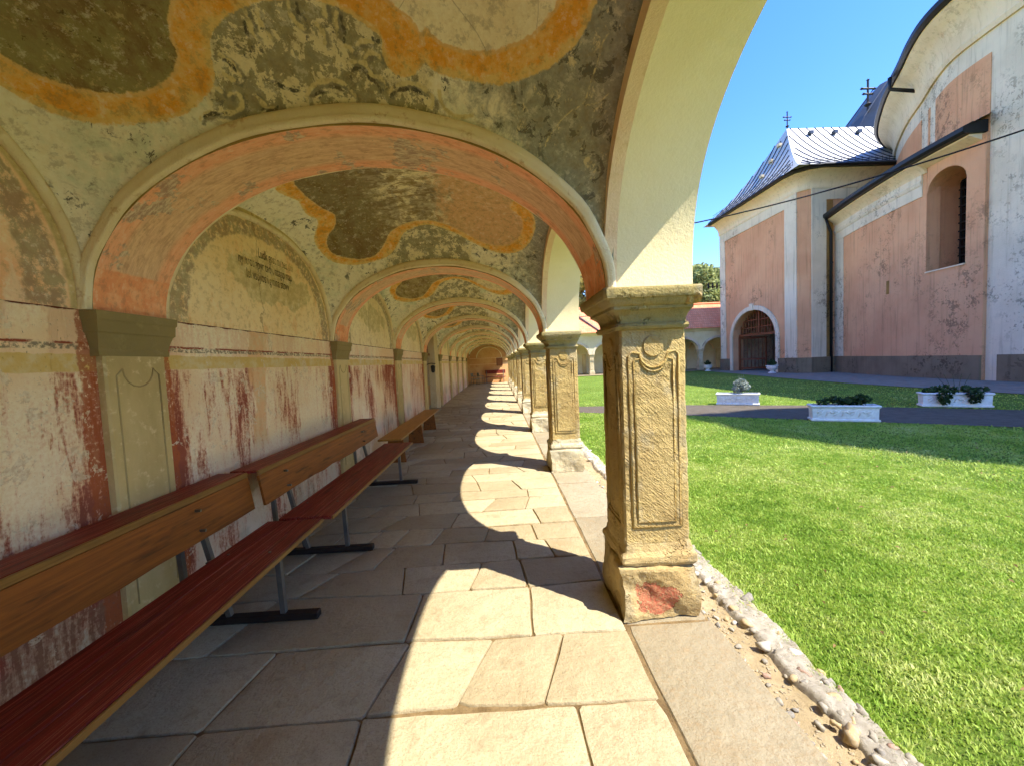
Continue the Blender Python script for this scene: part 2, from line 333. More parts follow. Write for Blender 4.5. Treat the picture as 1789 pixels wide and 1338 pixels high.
WHITE = m_plaster('yellowed_white_plaster', c(244,228,184), c(238,220,172), c(224,206,156), .25, .35)
OUTWALL = m_plaster('outer_wall_plaster', c(226,216,178), c(216,202,158), c(184,172,138), .4, .4)
OLIVE = m_plaster('olive_painted_plaster', c(218,196,142), c(188,166,114), c(236,218,170), .75, .6, 1.6, (1,1,.35))
OLIVED = m_plaster('dark_olive_painted_stone', c(156,138,94), c(140,126,86), c(180,162,116), .3)
ENDW = m_plaster('end_wall_fresco', c(220,178,126), c(206,150,98), c(186,120,78), .6, .4, .8)

def m_stone(name, a, b, d, tool=0.0, patch=None, big=.5):
    m = M(name); nl = m.noise(2.2,5,.6); nm = m.noise(11,8,.7); nf = m.noise(70,8,.7)
    rv = m.rand()
    col = m.mix(m.st(nl,.32,.7), a, b); col = m.mix(m.ma('MULTIPLY', m.st(nm,.52,.68), .6), col, d)
    col = m.mix(m.ma('MULTIPLY', m.st(nf,.55,.72), .35), col, c(96,80,52))
    col = m.mix(m.ma('MULTIPLY', rv, .25), col, m.mix(.5, col, c(196,184,150)))
    gy = m.st(m.noise(3.1,7,.68,m.vec((1,1,.6),loc=(6,2,3))),.5,.6); col = m.mix(m.ma('MULTIPLY',gy,.45), col, c(164,154,128))
    h = m.ma('ADD', m.ma('MULTIPLY',nl,big), m.ma('ADD', m.ma('MULTIPLY',nm,.7), m.ma('MULTIPLY',nf,.3)))
    chip = m.st(m.noise(4.2,6,.65,m.vec(loc=(3,1,5))), .60,.625)
    h = m.ma('SUBTRACT', h, m.ma('MULTIPLY', chip, .35)); col = m.mix(m.ma('MULTIPLY',chip,.35), col, d)
    if tool:
        wv = m.noise(1.0,2,.5,m.vec((18,18,110),v=m.vec((1,1,1),(R_(20),R_(-40),0))))
        h = m.ma('ADD', h, m.ma('MULTIPLY', m.ma('MULTIPLY', wv, m.st(nm,.25,.55)), tool*3))
    if patch:
        ox,oy,oz = m.xyz(m.objc()); (px,pz,rx,rz,pc,yo) = patch
        dd = m.ma('ADD', m.ma('POWER', m.ma('DIVIDE', m.ma('SUBTRACT',ox,px), rx), 2.0), m.ma('POWER', m.ma('DIVIDE', m.ma('SUBTRACT',oz,pz), rz), 2.0))
        dd = m.ma('ADD', dd, m.ma('MULTIPLY', m.ma('SUBTRACT', m.noise(5,8,.75), .5), 5.0))
        k = m.ma('MULTIPLY', m.st(dd,1.0,.85), m.st(oy, yo+.02, yo))
        col = m.mix(k, col, m.mix(m.st(nf,.4,.65), pc, c(172,128,92))); h = m.ma('SUBTRACT', h, m.ma('MULTIPLY',k,.3))
    return m.fin(col,.92,m.bump(h,1.0,.026),.15)
PILLAR = m_stone('carved_sandstone', c(184,158,98), c(160,132,78), c(140,114,66), .11)
CAPST = m_stone('capital_sandstone', c(160,142,88), c(132,120,74), c(104,96,60), 0)
PLINTH = m_stone('weathered_plinth_stone', c(204,192,160), c(182,164,124), c(150,136,104), 0, None, 1.0)
PLINTH1 = m_stone('plinth_stone_with_red_patch', c(188,164,112), c(164,134,82), c(140,118,76), 0, (.90,.13,.13,.10,c(176,98,72),2.24), 1.0)
FLOOR = None
def m_floor(name, a, b, d, spk=.3):
    m = M(name); nl = m.noise(1.1,5,.6); nm = m.noise(8,8,.7); nf = m.noise(90,6,.75); rv = m.rand()
    col = m.mix(m.st(m.ma('ADD',nl,m.ma('MULTIPLY',m.ma('SUBTRACT',rv,.5),.5)),.3,.7), a, b)
    col = m.mix(m.ma('MULTIPLY', m.st(nm,.52,.7), .45), col, d)
    col = m.mix(m.ma('MULTIPLY', m.st(nf,.5,.68), .5), col, c(134,112,80))
    col = m.mix(m.ma('MULTIPLY', m.st(m.noise(2.6,6,.65,m.vec(loc=(9,4,0))),.56,.7), .45), col, c(150,126,92))
    ve = m.st(m.ma('ABSOLUTE', m.ma('SUBTRACT', m.noise(2.2,5,.55,m.vec((1,1,1),(0,0,.6),(4,7,0)),1.2), .5)), .02,.0)
    col = m.mix(m.ma('MULTIPLY',ve,.07), col, c(130,98,58))
    n4 = m.noise(24,7,.72,m.vec(loc=(2,8,1))); sp = m.noise(180,3,.6)
    col = m.mix(m.ma('MULTIPLY', m.st(n4,.5,.66), spk), col, c(146,128,98)); col = m.mix(m.ma('MULTIPLY', m.st(sp,.58,.7), .4), col, c(112,96,72))
    h = m.ma('ADD', m.ma('MULTIPLY',nl,2.4), m.ma('ADD', m.ma('MULTIPLY',nm,1.1), m.ma('ADD', m.ma('MULTIPLY',n4,.5), m.ma('MULTIPLY',nf,.3))))
    return m.fin(col, m.mix(nm,(.75,)*3+(1,),(.95,)*3+(1,)), m.bump(h,.75,.02), .08)
FLOOR = m_floor('flagstone', c(180,167,134), c(160,145,113), c(136,122,92))
EDGE = m_floor('grey_edge_stone', c(164,153,128), c(146,135,110), c(126,116,94), .7)
JOINT = m_plaster('joint_dirt', c(150,126,88), c(118,96,64), c(80,64,44), .6, .9, 6)
DIRT = m_plaster('gutter_dirt', c(186,166,128), c(164,144,108), c(124,108,80), .6, .9, 5)
MORTAR = m_plaster('pebble_mortar', c(196,186,166), c(168,158,138), c(118,108,92), .8, 1.0, 6)
def m_pebble():
    m = M('river_pebble'); rv = m.rand(); nf = m.noise(60,6,.7)
    col = m.ramp(rv, [(0,c(138,130,114)),(.3,c(166,158,140)),(.5,c(122,116,106)),(.68,c(150,118,98)),(.78,c(170,146,102)),(.93,c(192,186,172))], 'CONSTANT')
    return m.fin(m.mix(m.ma('MULTIPLY',m.st(nf,.42,.66),.55), col, c(168,158,138)), .85, m.bump(nf,.3,.004), .4)
PEBBLE = m_pebble()
GRAVEL = m_plaster('loose_gravel', c(176,160,130), c(146,134,112), c(104,94,78), .6, .5, 14)
def m_wood(name, a, b, d, ax='y', line=.5, paint=None, rough=.55):
    m = M(name); sc = {'y':(30,1.2,30),'x':(1.2,30,30)}[ax]
    g = m.noise(1.6,8,.65,m.vec(sc),.6); nm = m.noise(5,6,.6)
    k = m.noise(3.2,4,.6,m.vec({'y':(6,.8,6),'x':(.8,6,6)}[ax]))
    col = m.mix(m.st(g,.3,.72), a, b); col = m.mix(m.ma('MULTIPLY', m.st(k,.54,.7), line), col, d)
    if paint:
        wear = m.st(m.noise(2.2,10,.78,m.vec({'y':(60,.7,60),'x':(.7,60,60)}[ax])), .52,.60)
        col = m.mix(m.ma('MULTIPLY',wear,.6), col, paint)
    return m.fin(col, rough, m.bump(g,.25,.004), .35)
REDW = m_wood('worn_red_painted_wood', c(124,30,22), c(92,19,15), c(58,13,11), 'y', .6, c(184,112,92))
PLY = m_wood('orange_brown_wood', c(146,86,30), c(114,63,20), c(76,43,18), 'y', .9)
PLYE = m_wood('pale_wood_edge', c(140,104,52), c(122,86,40), c(96,66,32))
BWOOD = m_wood('honey_wood', c(172,124,58), c(150,102,42), c(120,78,34))
DWOOD = m_wood('brown_door_wood', c(126,72,40), c(104,56,30), c(76,40,24))
def m_simple(name, col, rough=.6, metal=0.0, spec=.4, var=.3, sc=8, bs=.15):
    m = M(name); n1 = m.noise(sc,6,.65); n2 = m.noise(sc*6,4,.6)
    k = tuple(v*.55 for v in col[:3])+(1,)
    return m.fin(m.mix(m.ma('MULTIPLY',m.st(n1,.4,.75),var*2), col, k), rough, m.bump(m.ma('ADD',n1,m.ma('MULTIPLY',n2,.4)),bs,.01), spec, metal)
STEEL = m_simple('grey_steel', c(120,120,116), .45, .7)
BLACK = m_simple('black_metal', c(34,30,28), .55, .2)
RUNNER = m_simple('dark_runner_steel', c(46,36,30), .6, .3)
ROOFM = m_simple('dark_sheet_metal', c(190,190,188), .55, .3, .5, .2, 2.5)
SEAM = m_simple('roof_seam_metal', c(70,76,84), .4, .8)
GUTTER = m_simple('black_gutter_sheet', c(30,30,32), .5, .3)
DARK = m_simple('dark_interior', c(16,13,11), .9)
GLASS = m_simple('dark_window_glass', c(24,26,28), .08, .0, .6, .1, 3, .03)
def m_church(name, a, b, dirt, amt):
    m = M(name); x,y,z = m.xyz(); nl = m.noise(.5,5,.6); nm = m.noise(2.2,9,.72); nf = m.noise(11,8,.7); ng = m.noise(40,4,.6)
    col = m.mix(m.st(nl,.35,.7), a, b)
    k = m.ma('MULTIPLY', m.st(m.ma('ADD',m.ma('MULTIPLY',nm,.55),m.ma('MULTIPLY',nf,.45)), .52,.56), m.st(m.noise(.26,5,.6,m.vec((1,1,.6),loc=(3,2,8))),.50,.60))
    col = m.mix(m.ma('MULTIPLY',k,amt), col, dirt)
    run = m.st(m.noise(1.6,6,.65,m.vec((4,4,.18))),.5,.7); col = m.mix(m.ma('MULTIPLY',run,.32), col, dirt)
    return m.fin(col,.95,m.bump(m.ma('ADD',m.ma('MULTIPLY',nf,.8),m.ma('ADD',ng,m.ma('MULTIPLY',k,-.6))),.5,.03),.1)
CPINK = m_church('church_pink_render', c(210,160,120), c(198,146,108), c(100,82,62), .6)
CWHITE = m_church('church_white_render', c(218,206,180), c(202,190,164), c(108,98,84), .6)
CPLIN = m_church('church_grey_plinth', c(128,114,92), c(108,96,78), c(68,60,48), .7)
CCREAM = m_church('church_cream_cove', c(224,206,172), c(212,192,158), c(160,140,110), .4)
STAIN = m_church('ochre_stained_render', c(150,116,66), c(118,92,54), c(60,50,36), .8)
PLANTW = m_simple('white_cast_planter', c(226,226,220), .7, 0, .3, .25, 9, .3)
SOIL = m_simple('planter_soil', c(52,40,30), .95)
def m_leaf(name, a, b, tr=.25):
    m = M(name); rv = m.noise(3.0,3,.5); n2 = m.noise(23,2,.5)
    m.fin(m.mix(m.st(m.ma('ADD',m.ma('MULTIPLY',rv,.5),m.ma('MULTIPLY',n2,.5)),.38,.62), a, b), .6, None, .3)
    tn = m.n('BsdfTranslucent', {'Color': b}); ms = m.n('MixShader', {0: tr}); m.t.links.new(m.b.outputs[0], ms.inputs[1]); m.t.links.new(tn.outputs[0], ms.inputs[2]); m.t.links.new(ms.outputs[0], m.o.inputs[0])
    return m.m
def m_grass():
    m = M('grass_blade'); big = m.noise(.9,5,.65); mid = m.noise(6,5,.7); fine = m.noise(45,3,.6)
    v = m.ma('ADD', m.ma('MULTIPLY',big,.35), m.ma('ADD', m.ma('MULTIPLY',mid,.35), m.ma('MULTIPLY',fine,.3)))
    col = m.ramp(v, [(.36,c(100,132,42)),(.45,c(144,176,64)),(.53,c(180,198,94)),(.63,c(214,216,144))])
    m.fin(col,.6,None,.3); tn = m.n('BsdfTranslucent', {'Color': col}); ms = m.n('MixShader', {0:.4}); m.t.links.new(m.b.outputs[0], ms.inputs[1]); m.t.links.new(tn.outputs[0], ms.inputs[2]); m.t.links.new(ms.outputs[0], m.o.inputs[0]); return m.m
GRASS = m_grass()
LEAFT = m_leaf('tree_leaf_green', c(118,134,76), c(176,182,118), .35)
LEAFY = m_leaf('tree_leaf_yellow', c(150,146,76), c(200,184,112), .35)
LEAFD = m_leaf('dark_plant_leaf', c(34,52,26), c(56,82,38), .2)
LEAFS = m_leaf('silver_plant_leaf', c(120,132,122), c(156,164,150), .2)
BARK = m_simple('bark', c(92,76,60), .9, 0, .2, .4, 6, .6)
DRY = m_leaf('dry_leaf', c(116,92,54), c(150,124,80), .2)
def m_lawn():
    m = M('lawn_ground'); n1 = m.noise(.7,5,.6); n2 = m.noise(16,8,.75); n3 = m.noise(70,5,.7)
    col = m.mix(m.st(n1,.35,.7), c(96,116,44), c(116,138,58)); col = m.mix(m.ma('MULTIPLY',m.st(n3,.45,.65),.55), col, c(84,112,38)); col = m.mix(m.ma('MULTIPLY',m.st(n2,.56,.7),.4), col, c(172,188,98))
    return m.fin(col,.95,m.bump(m.ma('ADD',n2,n3),.9,.03),.1)
LAWN = m_lawn()
ASPH = m_plaster('path_asphalt', c(100,92,80), c(88,80,68), c(66,60,52), .5, .7, 4)
APRON = m_plaster('apron_paving', c(138,130,118), c(122,116,104), c(98,92,82), .4, .5, 2)
def m_tiles():
    m = M('red_roof_tiles'); x,y,z = m.xyz()
    br = m.n('TexBrick', {'Vector': m.n('CombineXYZ',{0:x,1:m.ma('MULTIPLY',y,1.15),2:0.}).outputs[0], 'Scale':1., 'Color1':c(238,158,116), 'Color2':c(226,138,98), 'Mortar':c(176,106,78), 'Mortar Size':.012, 'Brick Width':.2, 'Row Height':.3})
    col = m.mix(m.ma('MULTIPLY', m.st(m.noise(.9,5),.45,.7), .35), br.outputs['Color'], c(214,138,104))
    return m.fin(col,.85,m.bump(br.outputs['Fac'],-.5,.03),.2)
TILES = m_tiles()

# ------------------------------------------------------------------ the cloister gallery
XW, XA, XO = -2.27, .69, 1.16           # back wall face, inner and outer face of the arcade
XC, AX, AY, PITCH, Y0, ZS = -.79, 1.48, 1.34, 3.15, 2.46, 1.99
NB = 10                                  # bays k = -1 .. 8
yk = lambda k: Y0+PITCH*k                # pillar axes ; bay k lies between yk(k-1) and yk(k)
yc = lambda k: Y0+PITCH*(k-.5)
YEND = yk(9)
BAY = range(-1, 10)
gal = thing('cloister_gallery', 'vaulted frescoed cloister gallery in which the benches stand', 'building', (XC, 14, 0))

def vz(x, y, k):
    u = (x-XC)/AX; v = (y-yc(k))/AY
    return ZS+np.sqrt(np.maximum(0, 1.03**2*(1-u*u)+1.14**2*np.maximum(0,1-np.abs(v)**2.4)**(2/2.4)))
in1 = [[-2.222,1.475],[-2.165,1.67],[-2.091,1.817],[-2.042,1.896],[-1.965,1.963],[-1.862,2.019],[-1.732,2.057],[-1.621,2.061],[-1.534,2.039],[-1.489,2.005],[-1.47,1.948],[-1.436,1.902],[-1.387,1.86],[-1.295,1.806],[-1.102,1.761],[-0.852,1.742],[-0.647,1.758],[-0.507,1.833],[-0.426,1.896],[-0.344,1.933],[-0.301,1.98],[-0.303,2.01],[-0.281,1.962],[-0.208,1.995],[-0.097,2.003],[0.016,1.988],[0.127,1.946],[0.233,1.882],[0.304,1.801],[0.334,1.745],[0.343,1.644]]
out1 = [[-2.346,1.542],[-2.253,1.725],[-2.173,1.875],[-2.132,1.942],[-2.061,2.017],[-1.939,2.086],[-1.757,2.138],[-1.624,2.157],[-1.512,2.15],[-1.401,2.115],[-1.369,2.087],[-1.337,2.023],[-1.294,1.977],[-1.196,1.937],[-1.09,1.917],[-0.98,1.91],[-0.848,1.908],[-0.749,1.918],[-0.654,1.943],[-0.563,1.983],[-0.506,2.017],[-0.515,2.069],[-0.494,2.109],[-0.442,2.132],[-0.364,2.117],[-0.301,2.074],[-0.256,2.096],[-0.14,2.102],[0.038,2.086],[0.156,2.051],[0.295,1.98],[0.394,1.893],[0.457,1.806],[0.489,1.69],[0.491,1.589]]
in2 = [[-2.248,3.331],[-2.112,3.475],[-2.031,3.658],[-1.846,3.727],[-1.776,3.843],[-1.844,4.058],[-1.82,4.307],[-1.757,4.493],[-1.837,4.671],[-1.956,4.751],[-2.023,4.889],[-1.981,5.031],[-1.779,5.184],[-1.55,5.222],[-1.394,5.125],[-1.282,5.008],[-1.048,4.918],[-0.768,4.9],[-0.546,4.966],[-0.328,5.073],[-0.099,5.148],[0.146,5.103],[0.312,4.954],[0.367,4.739],[0.338,4.556],[0.211,4.453],[0.259,4.205]]
out2 = [[-2.341,3.325],[-2.212,3.421],[-2.197,3.588],[-2.067,3.762],[-1.96,3.865],[-1.927,4.014],[-1.982,4.295],[-1.94,4.466],[-2.025,4.598],[-2.11,4.725],[-2.112,4.908],[-2.048,5.076],[-1.803,5.237],[-1.449,5.279],[-1.27,5.205],[-1.129,5.057],[-0.968,4.997],[-0.782,4.969],[-0.517,5.064],[-0.294,5.164],[-0.052,5.215],[0.144,5.197],[0.337,5.102],[0.466,4.916],[0.515,4.632],[0.476,4.41],[0.354,4.168]]
dark = [[[-0.671,1.949],[-0.677,1.983],[-0.68,2.012],[-0.698,2.044]],[[-0.709,2.154],[-0.705,2.138],[-0.676,2.118],[-0.644,2.117],[-0.62,2.125],[-0.61,2.143],[-0.582,2.154],[-0.564,2.171],[-0.57,2.195]],[[-0.527,2.195],[-0.488,2.177],[-0.434,2.164],[-0.377,2.162],[-0.337,2.171],[-0.314,2.181]],[[-1.129,2.135],[-1.099,2.142],[-1.067,2.158],[-1.019,2.171],[-0.962,2.177]],[[-1.135,1.952],[-1.129,1.965],[-1.142,1.994],[-1.137,2.005]],[[-1.515,2.185],[-1.481,2.179],[-1.429,2.185],[-1.378,2.193]],[[-1.221,2.196],[-1.194,2.208],[-1.152,2.211],[-1.122,2.203]],[[-0.852,1.912],[-0.867,1.933],[-0.87,1.962],[-0.869,1.982]],[[-0.839,2.168],[-0.798,2.17],[-0.754,2.181]],[[-0.923,2.19],[-0.89,2.182],[-0.841,2.184]],[[-0.554,2.017],[-0.527,2.031],[-0.507,2.02]],[[-1.305,2.05],[-1.278,2.066],[-1.26,2.105]]]
lite_ = [[[-0.89,1.909],[-0.906,1.936],[-0.903,1.964],[-0.879,1.99],[-0.847,2.002]],[[-0.732,1.912],[-0.744,1.942],[-0.75,1.975]],[[-0.684,1.942],[-0.703,1.964],[-0.71,1.992],[-0.718,2.017]],[[-0.962,2.208],[-0.962,2.189],[-0.942,2.175],[-0.898,2.158],[-0.838,2.151],[-0.783,2.153],[-0.74,2.166],[-0.713,2.186],[-0.699,2.203]],[[-0.693,2.102],[-0.659,2.095],[-0.62,2.099],[-0.6,2.119],[-0.594,2.137],[-0.553,2.139],[-0.531,2.159],[-0.524,2.179]],[[-0.534,2.186],[-0.49,2.163],[-0.436,2.148],[-0.372,2.145],[-0.318,2.156],[-0.287,2.171],[-0.289,2.197],[-0.308,2.201]],[[-0.608,2.088],[-0.595,2.071],[-0.559,2.066],[-0.536,2.076],[-0.523,2.096]],[[-0.639,2.048],[-0.614,2.034],[-0.579,2.029],[-0.548,2.035]],[[-1.353,2.153],[-1.332,2.145],[-1.302,2.152],[-1.297,2.172],[-1.312,2.187],[-1.356,2.193],[-1.409,2.187],[-1.465,2.177],[-1.514,2.176],[-1.53,2.185]],[[-1.312,2.033],[-1.285,2.05],[-1.262,2.081],[-1.256,2.109]],[[-1.334,2.086],[-1.309,2.106],[-1.279,2.122]],[[-1.223,2.16],[-1.208,2.177],[-1.181,2.2],[-1.141,2.205]],[[-1.106,1.919],[-1.103,1.951],[-1.115,1.987],[-1.103,2.017]],[[-1.05,1.923],[-1.056,1.956],[-1.053,1.99],[-1.033,2.019]],[[-0.816,1.979],[-0.786,1.997],[-0.785,2.021],[-0.796,2.049]],[[-1.407,2.117],[-1.38,2.126],[-1.377,2.144]],[[-0.7,2.05],[-0.67,2.056],[-0.667,2.073]]]
lite2 = [[[-0.246,2.151],[-0.24,2.184],[-0.193,2.205],[-0.128,2.203],[-0.074,2.19]],[[0.555,1.764],[0.538,1.801],[0.532,1.864],[0.513,1.936],[0.492,2.005],[0.417,2.067],[0.338,2.152],[0.314,2.183]],[[0.504,2.006],[0.557,1.976],[0.603,1.926]]]

def smooth_poly(P, n=4, closed=False):
    P = np.asarray(P, float); out = []; m = len(P)
    for i in range(m if closed else m-1):
        g = lambda j: P[j % m] if closed else P[min(max(j,0),m-1)]
        a, b, c_, d = g(i-1), g(i), g(i+1), g(i+2)
        for t in np.arange(n)/n:
            out.append(.5*((2*b)+(-a+c_)*t+(2*a-5*b+4*c_-d)*t*t+(-a+3*b-3*c_+d)*t**3))
    if not closed: out.append(P[-1])
    return np.array(out)
def seg_dist(Q, P, closed=False):
    Q = np.asarray(Q,float); P = np.asarray(P,float); best = np.full(len(Q), 9.)
    nn = len(P) if closed else len(P)-1
    for i in range(nn):
        a = P[i]; b = P[(i+1)%len(P)]; d = b-a; L = max(d@d,1e-12)
        t = np.clip(((Q-a)@d)/L, 0, 1); best = np.minimum(best, np.linalg.norm(Q-a-t[:,None]*d, axis=1))
    return best
def taper(Q, P):
    best = np.full(len(Q), 9.); m = len(P)-1
    for i in range(m):
        a, b = P[i], P[i+1]; d = b-a; t = np.clip(((Q-a)@d)/max(d@d,1e-12),0,1); s = (i+t)/m
        best = np.minimum(best, np.linalg.norm(Q-a-t[:,None]*d,axis=1)+.007*np.abs(2*s-1)**2.5-.003*np.sin(s*7+i))
    return best
def inside(Q, P):
    r = np.zeros(len(Q), bool); x, y = Q[:,0], Q[:,1]
    for i in range(len(P)):
        x1,y1 = P[i-1]; x2,y2 = P[i]
        if y1 == y2: continue
        r ^= ((y1 > y) != (y2 > y)) & (x < (x2-x1)*(y-y1)/(y2-y1)+x1)
    return r
def signed(Q, P):
    d = seg_dist(Q, P, True); return np.where(inside(Q,P), -d, d)
def closed_cartouche(P, ymid):
    P = smooth_poly(P, 3); Qm = P[::-1].copy(); Qm[:,1] = 2*ymid-Qm[:,1]
    return np.vstack([P, Qm])
IN2b = [p for p in in2[5:]]; OUT2b = [p for p in out2[5:]]
def make_vault(k):
    nu, nv = {0:(270,240), 1:(220,200)}.get(k, (90,84) if k in (2,3) else (48,44))
    th = np.linspace(-1,1,nu); U = np.sin(th*math.pi/2)*.35+th*.65
    tv = np.linspace(-1,1,nv); V = np.sin(tv*math.pi/2)*.35+tv*.65
    uu, vv = np.meshgrid(U, V, indexing='ij'); x = XC+AX*uu.ravel(); y = yc(k)+AY*vv.ravel(); z = vz(x,y,k)
    r2 = np.random.RandomState(k+5); 
    z = z+.006*np.sin(x*5+k)*np.sin(y*4.3)
    Q = np.stack([x,y],1)
    if k in (0,-1):
        sh = np.array([0, PITCH*k]); pi = closed_cartouche(np.array(in1)+sh, yc(k)); po = closed_cartouche(np.array(out1)+sh, yc(k))
    else:
        sh = np.array([0, PITCH*(k-1)]); pi = closed_cartouche(np.array(IN2b)+sh, yc(k)); po = closed_cartouche(np.array(OUT2b)+sh, yc(k))
    a_in, a_out = signed(Q,pi), signed(Q,po)
    ink = np.full(len(x), 1.); lite = np.full(len(x), 1.); lsh = np.full(len(x), 1.)
    if k == 0:
        Q3 = np.stack([x,y,z],1)
        up = lambda P: (lambda p: np.column_stack([p, vz(p[:,0],p[:,1],0)]))(smooth_poly(P,3))
        for P in dark: ink = np.minimum(ink, taper(Q3, up(P))*.9)
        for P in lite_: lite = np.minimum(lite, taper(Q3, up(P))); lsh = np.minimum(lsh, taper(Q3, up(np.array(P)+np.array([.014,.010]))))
        for P in lite2[:1]: lite = np.minimum(lite, seg_dist(Q3, up(P)))
        for P in lite2[1:]: lite = np.minimum(lite, seg_dist(Q3, up(P))*1.6+.004)
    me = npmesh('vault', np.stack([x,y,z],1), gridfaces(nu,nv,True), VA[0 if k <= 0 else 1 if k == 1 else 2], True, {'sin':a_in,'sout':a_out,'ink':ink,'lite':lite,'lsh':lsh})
    return link('vault', me, gal)
def sell(cx, a, h, n=40, z0=ZS, e=2.4):
    return [(cx-a*(abs(math.cos(t))**(2/e))*(1 if math.cos(t) > 0 else -1), z0+h*math.sin(t)**(2/e)) if 0 < i < n else (cx-a*math.cos(t), z0) for i,t in enumerate([math.pi*i/n for i in range(n+1)])]
def ell(cx, a, h, n=40, z0=ZS):
    return [(cx-a*math.cos(t), z0+h*math.sin(t)) for t in [math.pi*i/n for i in range(n+1)]]

for k in BAY: 
    o = make_vault(k)
    if k == 0: o['label'] = 'vault with large orange scroll frame and grey rocaille painting'
    if k == 1: o['label'] = 'vault with terracotta and olive picture in an orange frame'

def arch_sweep(E, prof, y, sg, wob, axis='y'):
    mb = MB(); L = [E(dn) for dn,_ in prof]; m_ = len(L[0]); k = len(prof)
    V = [(L[j][i][0]+.003*math.sin(i*1.1+wob), y+sg*prof[j][1], L[j][i][1]+.004*math.sin(i*.7+wob)) for i in range(m_) for j in range(k)]
    return mb.add(V, [(i*k+j,i*k+j+1,(i+1)*k+j+1,(i+1)*k+j) for i in range(m_-1) for j in range(k-1)])
def arch_band(k):                       # transverse arch on pillar axis k
    ya, yb = yk(k)-.235, yk(k)+.235; n = 56; nt = 9
    E = ell(XC, 1.43, .95, n); s = np.linspace(0,1,n+1)
    V=[]; T=[]; S=[]
    for i,(x,z) in enumerate(E):
        for j in range(nt):
            t = j/(nt-1); V.append((x, ya+(yb-ya)*t, z)); T.append(t); S.append(min(s[i],1-s[i])*2)
    F = gridfaces(n+1, nt)
    me = npmesh('transverse_arch', V, F, BAND, True, {'t':T,'s':S}); o = link('transverse_arch', me, gal)
    for yy, sg in ((ya,-1),(yb,1)):     # faces of the arch between soffit and vault
        A = ell(XC,1.43,.95,n); B = ell(XC,1.48,1.06,n); mb = MB()
        mb.add([(x,yy,z) for x,z in A]+[(x,yy,z) for x,z in B], [(i,i+1,n+2+i,n+1+i) for i in range(n)])
        mb.build('arch_face', FILLET, o)
        wob = rnd.random()*9
        arch_sweep(lambda dn: ell(XC,1.434+dn*.6,.962+dn,n), [(0,-.01),(0,.026),(.008,.034),(.022,.036),(.028,.026),(.036,.030),(.07,.034),(.088,.028),(.098,.012),(.1,-.01)], yy, sg, wob).build('roll_moulding', RIB, o, True, 50)
    return o
for k in range(-1, 9): arch_band(k)
for k in BAY:
    yl, n = yc(k), 44
    # arcade arch wall
    mb = MB(); A = sell(yl,1.352,1.02,n); B = sell(yl,1.478,1.13,n,ZS,2.5); zt = 4.3
    ya, yb = yl-PITCH/2, yl+PITCH/2
    for X, E in ((XA,A),(XO,B)):
        top = [(ya+(yb-ya)*i/n, zt) for i in range(n+1)]
        P = [(ya,ZS)]+list(E)+[(yb,ZS)]; T = [(ya,zt)]+[(e[0],zt) for e in E]+[(yb,zt)]
        m_ = len(P); mb.add([(X,p[0],p[1]) for p in P]+[(X,p[0],p[1]) for p in T], [(i,i+1,m_+i+1,m_+i) for i in range(m_-1)])
    o = mb.build('arcade_wall', OUTWALL, gal)
    ni = 6; V = []
    for j in range(ni):
        t = j/(ni-1); V += [(XA+(XO-XA)*t, a[0], a[1]+(b[1]-a[1])*t) for a,b in zip(A,B)]
    V += [(x,ya,ZS+.0) for x in (XA,XO)]
    me = npmesh('soffit', V[:ni*(n+1)], gridfaces(ni,n+1), WHITE, True); link('soffit', me, o)
    # trim on the vault side of the arcade arch
    mb = MB(); I_, O_ = sell(yl,1.345,1.012,n), sell(yl,1.40,1.10,n)
    for i in range(n):
        q = [(XA-.05,I_[i]),(XA-.05,I_[i+1]),(XA-.05,O_[i+1]),(XA-.05,O_[i])]
        p = [(XA+.02,I_[i]),(XA+.02,I_[i+1]),(XA+.02,O_[i+1]),(XA+.02,O_[i])]
        mb.add([(a,b[0],b[1]) for a,b in q+p], [(0,1,2,3),(0,4,5,1),(3,2,6,7)])
    mb.build('arch_trim', TRIM, o, True, 40)
    # lunette and dado of the back wall
    if k <= 8:
        y1, y2 = yl-1.31, yl+1.31
        ny, nz = (130,60) if k in (0,1,2) else (50,26)
        yy, tt = np.meshgrid(np.linspace(yl-1.39,yl+1.39,ny), np.linspace(0,1,nz), indexing='ij')
        top = ZS+1.16*np.maximum(.0,1-np.abs((yy-yl)/1.40)**2.4)**(1/2.4)
        zz = ZS+(top-ZS)*tt
        lr = (np.abs((yy-yl)/1.34)**2.3+np.abs((zz-ZS)/1.12)**2.3)**(1/2.3)
        door = k == 4
        if not door:
            me = npmesh('lunette', np.stack([np.full(yy.size,XW),yy.ravel(),zz.ravel()],1), gridfaces(ny,nz,True), LUN[0 if k<=0 else 1 if k==1 else 2], True, {'lr':lr,'yl':yy-yl}); lo = link('lunette', me, gal)
            dy, dz = (150,100) if k in (0,1) else (60,40)
            yy, zz = np.meshgrid(np.linspace(yl-PITCH/2,yl+PITCH/2,dy), np.linspace(-.03,ZS,dz), indexing='ij')
            xx = XW+.004*np.sin(yy*3.1)*np.sin(zz*4)
            me = npmesh('dado', np.stack([xx.ravel(),yy.ravel(),zz.ravel()],1), gridfaces(dy,dz,True), DADO, True, {'yl':yy-yl}); do = link('dado', me, gal)
            MB().tube([(XW+.012,a,b) for a,b in sell(yl,1.335,1.07,n)], .028, 8).build('lunette_moulding', RIB, gal, True)
